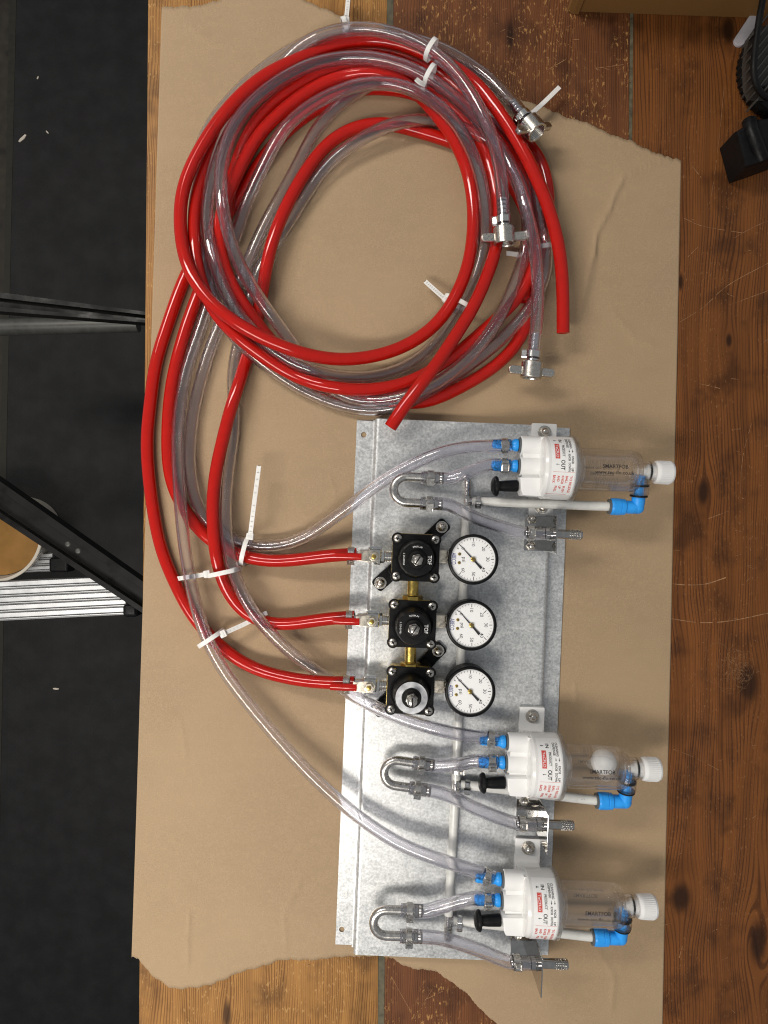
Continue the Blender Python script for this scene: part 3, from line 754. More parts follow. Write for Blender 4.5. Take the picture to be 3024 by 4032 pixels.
 'clr3': [(100.28, -335.83, 47), (89.75, -332.23, 46.74), (79.22, -328.79, 46.3), (68.66, -325.61, 45.53), (58.1, -322.64, 44.4), (47.54, -319.76, 42.98), (37.02, -316.75, 41.4), (26.62, -313.38, 39.77), (16.42, -309.42, 38.16), (6.49, -304.78, 36.59), (-3.19, -299.53, 35.08), (-12.64, -293.81, 33.6), (-21.91, -287.71, 32.14), (-31, -281.28, 30.69), (-39.92, -274.55, 29.27), (-48.67, -267.54, 27.89), (-57.25, -260.25, 26.54), (-65.66, -252.7, 25.23), (-73.92, -244.92, 24), (-82.04, -236.92, 22.85), (-90.04, -228.74, 21.8), (-97.92, -220.37, 20.86), (-105.68, -211.84, 20.05), (-113.34, -203.16, 19.39), (-120.9, -194.34, 18.88), (-128.36, -185.4, 18.53), (-135.68, -176.32, 18.34), (-142.79, -167.06, 18.28), (-149.59, -157.58, 18.35), (-155.92, -147.78, 18.56), (-161.65, -137.63, 18.92), (-166.7, -127.12, 19.39), (-171.12, -116.33, 19.94), (-174.97, -105.32, 20.48), (-178.28, -94.15, 20.95), (-181.09, -82.86, 21.28), (-183.53, -71.48, 21.44), (-185.74, -60.06, 21.42), (-187.8, -48.61, 21.26), (-189.68, -37.13, 21), (-191.33, -25.61, 20.64), (-192.76, -14.05, 20.18), (-194.02, -2.44, 19.61), (-195.15, 9.2, 18.92), (-196.19, 20.88, 18.12), (-197.15, 32.6, 17.24), (-198.03, 44.37, 16.19), (-198.75, 56.21, 14.92), (-199.19, 68.1, 13.48), (-199.17, 80, 12.05), (-198.63, 91.89, 10.83), (-197.59, 103.76, 9.84), (-196.06, 115.56, 9.02), (-194.03, 127.27, 8.34), (-191.39, 138.84, 7.82), (-188.12, 150.23, 7.45), (-184.36, 161.48, 7.21), (-180.51, 172.7, 7.04), (-176.82, 183.99, 6.9), (-173.24, 195.33, 6.77), (-169.52, 206.63, 6.67), (-165.48, 217.82, 6.62), (-161.12, 228.87, 6.66), (-156.46, 239.71, 6.93), (-151.58, 250.29, 7.73), (-146.78, 260.64, 9.2), (-142.4, 270.95, 11.09), (-138.35, 281.32, 13.04), (-134.23, 291.67, 14.83), (-129.75, 301.95, 16.34), (-124.89, 312.13, 17.6), (-119.78, 322.21, 18.71), (-114.52, 332.2, 19.79), (-109.13, 342.07, 20.88), (-103.45, 351.68, 21.99), (-97.12, 360.81, 23.05), (-89.85, 369.2, 23.99), (-81.56, 376.71, 24.76), (-72.43, 383.36, 25.34), (-62.68, 389.23, 25.78), (-52.49, 394.36, 26.16), (-41.95, 398.67, 26.58), (-31.09, 402.01, 27.05), (-19.98, 404.26, 27.43), (-8.7, 405.27, 27.67), (2.6, 404.85, 27.91), (13.73, 402.86, 28.29), (24.48, 399.25, 28.93), (34.67, 394.02, 29.85), (44.24, 387.55, 30.73), (53.2, 380.43, 30.98), (61.4, 372.86, 30.44), (68.66, 364.62, 29.51), (74.93, 355.59, 28.56), (80.31, 345.93, 27.66), (84.92, 335.81, 26.79), (88.78, 325.36, 25.91), (91.9, 314.67, 25), (94.27, 303.8, 23.99), (95.91, 292.84, 22.83), (96.85, 281.83, 21.48), (97.03, 270.86, 19.91), (96.36, 259.94, 18.17), (94.74, 249.13, 16.39), (92.05, 238.46, 14.68), (88.26, 228.03, 13.12), (83.48, 217.84, 11.78), (77.98, 207.82, 10.73), (72.04, 197.88, 9.98), (65.92, 187.93, 9.5), (59.64, 178.03, 9.18), (52.92, 168.48, 8.9), (45.38, 159.66, 8.59), (36.82, 151.86, 8.29), (27.28, 145.26, 8.07), (16.92, 139.9, 8.03), (5.97, 135.77, 8.28), (-5.37, 132.86, 8.97), (-16.9, 131.08, 10.32), (-28.42, 130.32, 12.65), (-39.73, 130.44, 16.19), (-50.8, 131.37, 20.48), (-61.77, 133.2, 24.14), (-72.64, 136.18, 26.13), (-83.15, 140.37, 26.87), (-93.1, 145.67, 27.33), (-102.43, 151.94, 27.81), (-111.22, 159.06, 28.15), (-119.58, 166.84, 28.26), (-127.51, 175.13, 28.2), (-134.9, 183.91, 28.05), (-141.51, 193.27, 27.87), (-147.19, 203.22, 27.72), (-152.01, 213.64, 27.64), (-156.19, 224.36, 27.63), (-159.88, 235.29, 27.59), (-163.1, 246.49, 27.3), (-165.75, 258.01, 26.54), (-167.57, 269.87, 25.3), (-168.35, 281.89, 23.87), (-168.08, 293.83, 22.69), (-166.85, 305.57, 21.91), (-164.81, 317.11, 21.45), (-162.07, 328.48, 21.16), (-158.72, 339.68, 20.97), (-154.78, 350.7, 20.77), (-150.2, 361.49, 20.46), (-144.83, 371.92, 20.02), (-138.61, 381.88, 19.54), (-131.64, 391.33, 19.09), (-124.11, 400.36, 18.72), (-116.23, 409.06, 18.47), (-108.17, 417.56, 18.45), (-100.01, 425.81, 18.98), (-91.62, 433.39, 20.57), (-82.71, 439.75, 23.23), (-73.08, 444.76, 25.97), (-62.76, 448.74, 27.93), (-51.92, 451.83, 29.11), (-40.76, 454.01, 29.8), (-29.45, 455.08, 30.31), (-18.1, 454.83, 30.88), (-6.82, 453.2, 31.62), (4.28, 450.27, 32.55), (15.11, 446.23, 33.64), (25.63, 441.29, 34.83), (35.71, 435.52, 36.05), (45.19, 428.86, 37.2), (53.96, 421.32, 38.2), (62.03, 413.07, 38.99), (69.44, 404.27, 39.59), (76.16, 394.99, 40.11), (82.2, 385.21, 40.65), (87.62, 375.05, 41.21), (92.58, 364.8, 41.42), (97.15, 354.79, 40.76), (101.25, 345.02, 39.21), (104.69, 335.21, 37.23), (107.37, 325.11, 35.31), (109.33, 314.68, 33.66), (110.7, 303.95, 32.34), (111.61, 292.95, 31.43), (112.21, 281.7, 30.98), (112.62, 270.3, 30.88)],
 'clr1': [(116.37, 60.87, 47), (105.19, 60.68, 46.99), (94.02, 60.47, 46.88), (82.9, 60.01, 46.56), (71.88, 58.97, 45.93), (61.03, 57.08, 44.93), (50.41, 54.18, 43.65), (40.06, 50.34, 42.14), (29.93, 45.76, 40.42), (19.95, 40.74, 38.47), (10.09, 35.35, 36.3), (0.45, 29.49, 33.97), (-8.92, 23.08, 31.52), (-18.13, 16.27, 29.02), (-27.38, 9.35, 26.49), (-36.79, 2.51, 23.95), (-46.31, -4.31, 21.42), (-55.86, -11.18, 18.97), (-65.6, -17.81, 16.65), (-75.81, -23.65, 14.56), (-86.64, -28.22, 12.72), (-98, -31.32, 11.15), (-109.66, -32.85, 9.8), (-121.4, -32.69, 8.65), (-132.95, -30.82, 7.72), (-144.04, -27.32, 7.18), (-154.38, -22.35, 7.23), (-163.64, -15.93, 7.8), (-171.47, -8, 8.57), (-177.66, 1.36, 9.22), (-182.24, 11.82, 9.57), (-185.41, 23, 9.53), (-187.47, 34.56, 9.09), (-188.61, 46.32, 8.43), (-188.93, 58.16, 7.82), (-188.55, 70.01, 7.43), (-187.56, 81.84, 7.22), (-186.01, 93.6, 7.12), (-183.95, 105.29, 7.05), (-181.42, 116.88, 7.01), (-178.5, 128.39, 6.98), (-175.27, 139.82, 6.96), (-171.77, 151.17, 6.91), (-167.94, 162.41, 6.84), (-163.66, 173.48, 6.74), (-158.93, 184.38, 6.66), (-153.94, 195.17, 6.62), (-148.93, 205.95, 6.63), (-144.03, 216.75, 6.69), (-139.24, 227.59, 6.82), (-134.54, 238.45, 7.01), (-129.88, 249.33, 7.21), (-125.18, 260.17, 7.41), (-120.3, 270.92, 7.59), (-115.08, 281.52, 7.73), (-109.51, 291.95, 7.83), (-103.69, 302.27, 7.87), (-97.79, 312.57, 7.87), (-91.97, 322.91, 7.84), (-86.36, 333.34, 7.84), (-81.01, 343.85, 7.93), (-75.72, 354.32, 8.14), (-70.08, 364.47, 8.47), (-63.66, 373.98, 9.02), (-56.32, 382.55, 9.93), (-48.1, 390.07, 11.26), (-39.14, 396.66, 12.84), (-29.62, 402.64, 14.22), (-19.6, 408.44, 14.64), (-9.07, 414.26, 13.36), (1.96, 419.32, 10.7), (13.37, 422.11, 8.23), (24.89, 421.96, 6.99), (36.23, 419.45, 6.65), (47.26, 415.44, 6.61), (58.1, 410.63, 6.69), (68.85, 405.34, 7.13), (79.42, 399.35, 8.5), (89.66, 392.32, 11.09), (99.4, 384.31, 14.11), (108.55, 375.93, 16.07), (117.11, 367.64, 16.43), (125.04, 359.3, 15.79), (132.13, 350.48, 14.92), (137.98, 340.78, 14.42), (142.35, 330.04, 14.58), (145.4, 318.54, 15.24), (147.55, 306.63, 16.25), (149.21, 294.41, 17.87), (150.61, 281.88, 20.37), (151.94, 269.31, 23.07), (153.43, 257.2, 24.5), (154.8, 245.92, 23.79), (155.06, 235.29, 21.66), (153.42, 224.87, 19.7), (149.79, 214.51, 18.66), (144.61, 204.48, 18.08), (138.4, 195, 17.27), (131.52, 186.1, 16.1), (124.07, 177.63, 14.87), (116.1, 169.5, 13.81), (107.65, 161.73, 12.9), (98.79, 154.34, 12.07), (89.6, 147.27, 11.34), (80.18, 140.39, 10.83), (70.56, 133.62, 10.76), (60.72, 127.01, 11.37), (50.63, 120.59, 12.67), (40.34, 114.41, 14.28), (29.83, 108.71, 15.33), (18.99, 104.04, 14.91), (7.78, 100.9, 12.86), (-3.74, 99.46, 10.14), (-15.42, 99.52, 8.03), (-27.12, 100.82, 7), (-38.69, 103.2, 6.74), (-50.03, 106.51, 6.81), (-61.11, 110.6, 6.99), (-71.9, 115.38, 7.22), (-82.36, 120.77, 7.56), (-92.46, 126.69, 8.13), (-102.15, 133.03, 9.11), (-111.4, 139.64, 10.73), (-120.23, 146.43, 12.98), (-128.72, 153.56, 15.25), (-136.87, 161.38, 16.67), (-144.42, 170.06, 17.11), (-151.09, 179.52, 17.15), (-156.75, 189.61, 17.18), (-161.52, 200.17, 17.25), (-165.61, 211.05, 17.36), (-169.21, 222.15, 17.4), (-172.41, 233.48, 17.22), (-175.19, 245.03, 16.8), (-177.63, 256.92, 15.86), (-179.87, 269.28, 13.99), (-181.81, 281.93, 11.56), (-183.24, 294.49, 9.6), (-183.99, 306.74, 8.55), (-183.99, 318.71, 8.19), (-183.19, 330.5, 8.12), (-181.45, 342.13, 8.1), (-178.59, 353.5, 8.07), (-174.48, 364.45, 8.04), (-169.13, 374.87, 8.02), (-162.69, 384.69, 8.01), (-155.42, 393.98, 8.01), (-147.58, 402.84, 8.01), (-139.33, 411.32, 8.01), (-130.71, 419.43, 8.02), (-121.72, 427.13, 8.05), (-112.38, 434.37, 8.1), (-102.68, 441.1, 8.19), (-92.63, 447.24, 8.36), (-82.21, 452.64, 8.65), (-71.41, 457.15, 9.06), (-60.27, 460.68, 9.61), (-48.85, 463.21, 10.24), (-37.25, 464.73, 10.94), (-25.57, 465.17, 11.66), (-13.88, 464.45, 12.38), (-2.25, 462.71, 13.05), (9.3, 460.31, 13.6), (20.77, 457.54, 13.99), (32.14, 454.43, 14.31), (43.31, 450.79, 14.63), (54.18, 446.38, 15.01), (64.67, 441.06, 15.49), (74.77, 434.91, 16.15), (84.49, 428.03, 17.09), (93.81, 420.45, 18.4), (102.61, 412.11, 20.17), (110.76, 402.91, 22.44), (118.23, 392.92, 25.21), (125.13, 382.34, 28.39), (131.71, 371.46, 31.83), (133.88, 367.8, 33)],
 'clr2': [(103.78, -208.73, 47), (92.66, -207.44, 46.95), (81.57, -206.04, 46.77), (70.55, -204.43, 46.33), (59.62, -202.49, 45.57), (48.78, -200.23, 44.46), (38.02, -197.66, 43.07), (27.34, -194.78, 41.45), (16.72, -191.59, 39.56), (6.19, -188.11, 37.34), (-4.25, -184.33, 34.69), (-14.58, -180.27, 31.44), (-24.75, -175.9, 27.46), (-34.74, -171.07, 23.01), (-44.6, -165.6, 19.09), (-54.42, -159.49, 16.89), (-64.21, -153.02, 16.63), (-73.86, -146.32, 17.41), (-83.17, -139.23, 18.41), (-92.01, -131.63, 19.49), (-100.41, -123.54, 20.76), (-108.39, -115.06, 22), (-115.94, -106.24, 22.8), (-122.94, -97.01, 23.12), (-129.2, -87.31, 23.27), (-134.62, -77.13, 23.42), (-139.18, -66.53, 23.49), (-142.94, -55.61, 23.37), (-145.96, -44.45, 22.99), (-148.31, -33.12, 22.23), (-150.05, -21.66, 21.02), (-151.23, -10.1, 19.35), (-151.88, 1.56, 17.3), (-152.09, 13.28, 15.08), (-151.84, 25.07, 12.94), (-151.12, 36.89, 11.05), (-149.97, 48.71, 9.51), (-148.54, 60.52, 8.34), (-147.18, 72.34, 7.53), (-146.33, 84.16, 7.01), (-146.24, 96, 6.74), (-146.73, 107.84, 6.63), (-147.19, 119.7, 6.6), (-147.05, 131.56, 6.6), (-145.99, 143.37, 6.6), (-143.98, 155.06, 6.6), (-141.27, 166.64, 6.61), (-138.29, 178.17, 6.62), (-135.36, 189.7, 6.62), (-132.46, 201.25, 6.61), (-129.41, 212.75, 6.6), (-125.89, 224.1, 6.6), (-121.65, 235.17, 6.6), (-116.5, 245.79, 6.6), (-110.43, 255.91, 6.62), (-103.81, 265.68, 6.67), (-97.14, 275.44, 6.78), (-90.72, 285.37, 6.92), (-84.44, 295.39, 7.08), (-78.12, 305.37, 7.31), (-71.63, 315.17, 7.68), (-64.89, 324.62, 8.34), (-57.63, 333.4, 9.36), (-49.52, 341.19, 10.68), (-40.52, 347.97, 12.15), (-30.9, 353.99, 13.62), (-20.92, 359.52, 15), (-10.67, 364.56, 16.2), (-0.1, 368.9, 17.15), (10.86, 372.39, 17.62), (22.17, 375.13, 17), (33.76, 377.21, 14.87), (45.42, 378.07, 12.34), (56.85, 376.73, 11.55), (67.85, 373, 13.22), (78.6, 367.92, 15.88), (89.18, 362.5, 17.6), (99.23, 356.58, 17.76), (108.15, 349.47, 17.21), (115.74, 340.85, 17.2), (122.06, 330.86, 18.28), (127.16, 319.83, 20.22), (131.03, 308.14, 22.46), (133.77, 296.22, 24.26), (135.53, 284.49, 24.88), (136.44, 273.29, 23.98), (136.41, 262.6, 22.04), (135.17, 252, 20.3), (132.56, 241.06, 19.9), (128.87, 229.75, 20.93), (124.6, 218.34, 22.56), (120.05, 207.15, 23.91), (115.2, 196.38, 24.6), (109.88, 186.08, 24.7), (104, 176.24, 24.39), (97.56, 166.82, 23.85), (90.56, 157.83, 23.25), (82.96, 149.29, 22.74), (74.75, 141.26, 22.51), (65.94, 133.75, 22.77), (56.59, 126.82, 23.6), (46.71, 120.7, 24.78), (36.27, 115.65, 25.72), (25.37, 111.78, 25.61), (14.22, 109, 24.01), (2.96, 107.27, 21.31), (-8.41, 106.7, 18.67), (-19.82, 107.51, 16.88), (-31.03, 109.87, 16.03), (-41.72, 113.92, 15.83), (-51.56, 119.74, 15.94), (-60.37, 127.2, 16.02), (-68.24, 135.84, 15.95), (-75.53, 145, 15.9), (-82.51, 154.23, 16.33), (-89.29, 163.32, 17.57), (-95.88, 172.26, 19.57), (-102.36, 181.06, 22.02), (-108.76, 189.76, 24.61), (-115.05, 198.46, 27.12), (-121.12, 207.31, 29.4), (-126.84, 216.41, 31.36), (-132.1, 225.87, 32.96), (-136.79, 235.72, 34.2), (-140.87, 245.92, 35.13), (-144.3, 256.41, 35.9), (-147.08, 267.08, 36.64), (-149.23, 277.86, 37.43), (-150.84, 288.85, 37.96), (-151.9, 300.21, 37.77), (-152.23, 311.93, 36.85), (-151.58, 323.71, 35.74), (-149.79, 335.27, 34.82), (-146.79, 346.45, 34.11), (-142.55, 357.14, 33.55), (-137.12, 367.25, 33.07), (-130.61, 376.67, 32.64), (-123.13, 385.33, 32.24), (-114.81, 393.21, 31.84), (-105.83, 400.38, 31.42), (-96.36, 406.94, 30.95), (-86.52, 412.94, 30.38), (-76.35, 418.29, 29.73), (-65.79, 422.68, 29.17), (-54.84, 425.81, 28.93), (-43.59, 427.57, 29.2), (-32.17, 427.94, 30.13), (-20.7, 427.1, 31.51), (-9.3, 425.44, 32.61), (1.95, 423.36, 32.68), (12.97, 420.85, 31.89), (23.69, 417.5, 30.99), (34.01, 413.02, 30.45), (43.89, 407.46, 30.24), (53.38, 401.11, 30.16), (62.55, 394.32, 30.01), (71.38, 387.15, 29.76), (79.73, 379.42, 29.59), (87.59, 371.06, 29.66), (95.08, 362.33, 29.72), (102.26, 353.46, 29.46), (108.95, 344.26, 29.19), (114.96, 334.4, 29.53), (120.12, 323.77, 30.75), (124.37, 312.48, 32.67), (127.84, 300.87, 34.69), (130.87, 289.32, 36.11), (133.76, 278.12, 36.46), (136.59, 267.31, 35.74), (139.18, 256.64, 34.48), (141.33, 245.84, 33.31), (142.96, 234.81, 32.46), (144.07, 223.62, 31.85), (144.66, 212.35, 31.32), (144.78, 201.05, 30.78), (144.51, 189.75, 30.21), (143.91, 178.43, 29.63), (143.02, 167.12, 29.06), (141.9, 155.8, 28.52), (140.64, 144.48, 28)]}
def clamp_ring(parent, p, d, r=6.9, w=6.0, ear=0.0, mat='chrome', name='hose_clamp'):
    """single-ear band clamp round a hose"""
    bm = BM(); m = AX(p, d)
    lathe(bm, [(-w / 2, r - .4), (-w / 2, r), (-w / 2 + .4, r + .35), (w / 2 - .4, r + .35), (w / 2, r), (w / 2, r - .4)], m, 28, closed=True)
    box(bm, (0, 0, 0), (5.4, 3.4, w * .86), 0.8, m @ RZ(ear) @ T(0, r + 1.3, 0))
    box(bm, (0, 0, 0), (1.6, 1.2, w * .5), 0.3, m @ RZ(ear) @ T(0, r + 3.1, 0))
    return obj(name, bm, M[mat], parent)
def hose(name, pts, mat, label, cat, group, r=6.1, ri=4.3, seg=24, n=3):
    P = [Vector(p) for p in pts]
    base = Vector((P[0].x, P[0].y, 0))
    t = thing(name, label, cat, base, 0, group)
    bm = BM(); Q = catmull([p - base for p in P], n)
    sweep(bm, Q, r, seg, ri)
    obj('tube', bm, M[mat], t, angle=60)
    return t, base, [p - base for p in P]
def tail_dir(P, k=3): return (P[-1] - P[-1 - k]).normalized()
def head_dir(P, k=3): return (P[0] - P[k]).normalized()
FLAT = Matrix(((1, 0, 0, 0), (0, 0, 1, 0), (0, -1, 0, 0), (0, 0, 0, 1)))
def wing_fitting(t, P, wing_ang, nut0=2.0):
    E = P[-1]; d = tail_dir(P)
    m = AX(E, d)
    bm = BM()
    prof = [(-24, 2.8)]
    for k in range(5): prof += [(-24 + k * 4, 3.5), (-21 + k * 4, 4.25), (-20.8 + k * 4, 3.6)]
    prof += [(-1, 4.2), (0, 5.6), (nut0 + 1, 5.8), (nut0 + 2, 5.0)]
    lathe(bm, prof, m, 24)
    obj('barbed_tail', bm, M['chrome'], t)
    clamp_ring(t, E - d * 4.6, d, 6.7, 6.4, wing_ang + 1.9)
    n = BM()
    a = nut0
    lathe(n, [(a, 5.2), (a, 8.4), (a + .5, 9.2), (a + 1.2, 10.1), (a + 15.3, 10.1), (a + 16, 9.6), (a + 16, 8.3), (a + 15, 7.9), (a + 5, 7.9), (a + 4, 5.2)], m, 32, closed=True)
    for k in range(6):
        lathe(n, [(a + 6.2 + k * 1.5, 7.95), (a + 6.9 + k * 1.5, 7.35), (a + 7.6 + k * 1.5, 7.95)], m, 24, closed=True)
    no = obj('wing_nut', n, M['nickel'], t)
    for s in (0, PI):
        w = BM(); mm = m @ RZ(wing_ang + s)
        prism(w, rrect(13.6, 8.0, 3.3, 6), 0, 2.5, mm @ T(15.0, 0, a + 9.5) @ FLAT, 1.3)
        prism(w, rrect(13.6, 8.0, 3.3, 6), 0, 2.5, mm @ T(15.0, 0, a + 9.5) @ FLAT @ Matrix.Rotation(PI, 4, 'X'), 1.3)
        bmesh.ops.remove_doubles(w, verts=w.verts[:], dist=1e-4)
        bmesh.ops.delete(w, geom=[f for f in w.faces if len(f.verts) > 8 and abs((mm.inverted() @ f.calc_center_median()).y) < .01], context='FACES_ONLY')
        obj('wing', w, M['nickel'], no)

G_R, G_C = 'red hoses of the coil', 'long clear hoses of the coil'
h, b, P = hose('red_hose', HOSES['red1'], 'red', 'red hose from the uppermost regulator, its cut end pointing at the metal plate corner', 'hose', G_R)
h, b, P = hose('red_hose', HOSES['red2'], 'red', 'red hose from the middle regulator, its cut end free on paper beyond the coil', 'hose', G_R)
h, b, P = hose('red_hose', HOSES['red3'], 'red', 'red hose from the lowest regulator, its end tucked inside the coil', 'hose', G_R)
def long_clear(key, label, ang, nut0):
    t, b, P = hose('clear_hose', HOSES[key], 'clear', label, 'hose', G_C)
    d = head_dir(P)
    clamp_ring(t, P[0] - d * 6.0, d, 6.7, 6.0, 0.3 if key != 'clr1' else 0.0, 'satin')
    wing_fitting(t, P, ang, nut0)
    return t
long_clear('clr3', 'long clear hose from the lowest foam detector, its wing nut over red tubing', 0.0, 2.0)
long_clear('clr1', 'long clear hose from the topmost foam detector, its tilted wing nut near torn paper', -0.5, 2.0)
long_clear('clr2', 'long clear hose from the middle foam detector, its wing nut alone over plain paper', 0.0, 2.0)

# ------------------------------------------------------------------ cable ties
def tie(label, c, d, a, b, head=None, tail=None, head_rot=0.0, w=4.2, off=0.0):
    """c = (px, py, z) of the bundle, d = hose direction in the picture, a / b = half width and height of the loop"""
    c = W(*c); d = Vector((d[0], -d[1], 0)).normalized()
    s = Vector((d.y, -d.x, 0))
    t = thing('cable_tie', label, 'cable tie', (c.x, c.y, 0), 0, 'white nylon cable ties')
    L = Vector((0, 0, c.z))
    bm = BM(); n = 30; rows = []
    for i in range(n):
        q = 2 * PI * i / n
        ce, se = math.cos(q), math.sin(q)
        pw = lambda v: math.copysign(abs(v) ** 0.75, v)
        rad = s * pw(ce) * a + Vector((0, 0, 1)) * pw(se) * b
        nrm = (s * ce / a + Vector((0, 0, 1)) * se / b).normalized()
        rows.append([bm.verts.new(L + rad + nrm * h + d * k) for h, k in ((0, -w / 2), (0, w / 2), (1.1, w / 2), (1.1, -w / 2))])
    for i in range(n):
        A, B = rows[i], rows[(i + 1) % n]
        for k in range(4):
            l = (k + 1) % 4
            bm.faces.new([A[k], A[l], B[l], B[k]])
    obj('strap', bm, M['nylon'], t)
    if head:
        hp = W(*head) - Vector((c.x, c.y, 0))
        bm = BM(); m = T(*hp) @ RZ(head_rot)
        box(bm, (0, 0, 0), (6.4, 7.0, 5.0), 0.8, m)
        box(bm, (0, 0, 2.6), (2.2, 4.6, 0.5), 0.2, m)
        obj('head', bm, M['nylon'], t)
    if tail:
        P = catmull([W(*q) - Vector((c.x, c.y, 0)) for q in tail], 6)
        bm = BM(); side = Vector((0, 0, 1)).cross((P[-1] - P[0]).normalized())
        ribbon(bm, P, w, 1.2, side)
        for k in range(1, len(P) * 2) if 'blank' not in label else ():
            q = P[0].lerp(P[-1], k / (len(P) * 2)) if len(tail) == 2 else P[min(len(P) - 1, k // 2)]
            box(bm, (0, 0, 0.6), (w * .5, .4, .16), 0, T(*q) @ RZ(math.atan2(side.y, side.x)))
        obj('tail', bm, M['nylon'], t)
tie('cable tie round red and clear hoses inside the coil, tail pointing up left', (1800, 1194, 11), (-.45, .89), 13.5, 10, (1757, 1182, 15), [(1757, 1182, 16), (1715, 1145, 15), (1674, 1108, 11)], 0.75)
tie('cable tie with long upright tail in the open paper left of the plate', (968, 2168, 12), (1, .25), 13.5, 13, (985, 2112, 21), [(985, 2112, 22), (1000, 1990, 26), (1020, 1834, 24)], 1.45)
tie('cable tie round red and clear hoses, tail pointing at the outermost red hose', (884, 2252, 18), (.22, 1), 15, 13, (816, 2260, 25), [(816, 2260, 25), (770, 2268, 17), (696, 2279, 9)], 0.15)
tie('lowest cable tie, round a red and a clear hose, tail pointing up right', (832, 2512, 13), (.55, .83), 13, 14, (879, 2495, 20), [(879, 2495, 20), (965, 2456, 14), (1052, 2412, 12)], 0.45)
tie('upper of two tail-less tie loops at the top of the coil', (1697, 196, 36), (.82, .55), 8.5, 9.5)
tie('lower of two tie loops at the top of the coil, with a cut tip', (1692, 297, 29), (.84, .52), 8.5, 9.5, None, [(1674, 336, 32), (1655, 326, 34), (1638, 312, 33)])
tie('topmost cable tie, its tail standing straight up over bare wood', (1360, 112, 9), (.95, -.3), 8.5, 8.5, (1362, 84, 13), [(1362, 84, 13), (1367, 40, 14), (1373, -30, 14)], 1.5)
tie('cable tie with blank white tail sticking out at the right, beside the tilted wing nut', (2052, 528, 8), (.7, .7), 7.5, 7.5, None, [(2076, 462, 12), (2140, 405, 15), (2203, 343, 14)])
tie('cable tie whose short blank tail passes under clear hoses below the middle wing nut', (2152, 984, 11), (.1, 1), 11, 12, None, [(2100, 1005, 9), (2045, 1003, 9), (1994, 997, 11)])

# ------------------------------------------------------------------ galvanised mounting plate
PO = W(1480, 1648, 13)
plate = thing('mounting_plate', 'galvanised steel mounting plate with folded flanges lying on the kraft paper', 'metal plate', (PO.x, PO.y, 0.45), ROLL)
LN = 518.0
def fold(bm, pts, y0, y1, th):
    n = len(pts); nr = []
    for i in range(n):
        a = Vector(pts[max(i - 1, 0)]); b = Vector(pts[min(i + 1, n - 1)])
        t = (b - a).normalized(); nr.append(Vector((-t.y, t.x)))
    loop = [Vector(p) + q * th / 2 for p, q in zip(pts, nr)] + [Vector(p) - q * th / 2 for p, q in reversed(list(zip(pts, nr)))]
    A = [bm.verts.new((p.x, y0, p.y)) for p in loop]; B = [bm.verts.new((p.x, y1, p.y)) for p in loop]
    m = len(loop)
    for i in range(m):
        j = (i + 1) % m
        bm.faces.new([A[i], A[j], B[j], B[i]])
    for i in range(n - 1):
        for R in (A, B): bm.faces.new([R[i], R[i + 1], R[m - 2 - i], R[m - 1 - i]])
def arc(cx, cz, r, a0, a1, n=5): return [(cx + r * math.cos(a0 + (a1 - a0) * i / n), cz + r * math.sin(a0 + (a1 - a0) * i / n)) for i in range(n + 1)]
sec = [(-2.6, .8)] + arc(-2.0, 2.8, 2.0, -PI / 2, 0)[1:] + arc(3.4, 9.3, 3.4, PI, PI / 2, 8) + [(4 + 8 * k, 12.7) for k in range(0, 21)] + arc(168.9, 9.3, 3.4, PI / 2, 0, 8) + arc(174.3, 2.8, 2.0, PI, 1.5 * PI) + [(190.5, .8)]
bm = BM(); fold(bm, sec[::1], 0, -LN, 1.2)
obj('pan', bm, M['zinc'], plate, angle=30)
def flange(x0, x1, y0, y1, holes):
    bm = BM(); E = []
    loops = [[(x0, y0), (x1, y0), (x1, y1), (x0, y1)]] + [[(hx + 2.7 * math.cos(2 * PI * i / 16), hy + 2.7 * math.sin(2 * PI * i / 16)) for i in range(16)] for hx, hy in holes]
    for L in loops:
        v = [bm.verts.new((x, y, 0.2)) for x, y in L]
        E += [bm.edges.new((v[i], v[(i + 1) % len(v)])) for i in range(len(v))]
    r = bmesh.ops.triangle_fill(bm, use_beauty=True, edges=E)
    f = [g for g in r['geom'] if isinstance(g, bmesh.types.BMFace)]
    e = bmesh.ops.extrude_face_region(bm, geom=f)
    bmesh.ops.translate(bm, vec=(0, 0, 1.2), verts=[g for g in e['geom'] if isinstance(g, bmesh.types.BMVert)])
    return obj('flange', bm, M['zinc'], plate, flat=True)
Rinv = Matrix.Rotation(-ROLL, 3, 'Z'); Rot = Matrix.Rotation(ROLL, 3, 'Z')
def loc_plate(px, py, z): return Rinv @ (W(px, py, z) - Vector((PO.x, PO.y, 0)))
h1, h2 = loc_plate(1432, 1712, 1), loc_plate(1346, 3658, 1)
flange(-18.7, -2.61, -1, -LN + 2, [(h1.x, h1.y), (h2.x, h2.y)])

def bolt(parent, p, name='bolt', r=4.6, mat='nickel', dome=3.4, hexr=5.2, washer=True):
    """dome (acorn) nut on a washer"""
    bm = BM(); m = T(*p)
    if washer: lathe(bm, [(0, hexr + 1.2), (.7, hexr + 1.2), (.8, hexr + 1.0)], m, 24)
    prism(bm, hexagon(hexr), .8, 3.6, m, 0.5)
    lathe(bm, [(3.6, dome + .6), (4.2, dome + .5), (5.6, dome * .92), (6.7, dome * .62), (7.3, 0)], m, 20)
    return obj(name, bm, M[mat], parent)

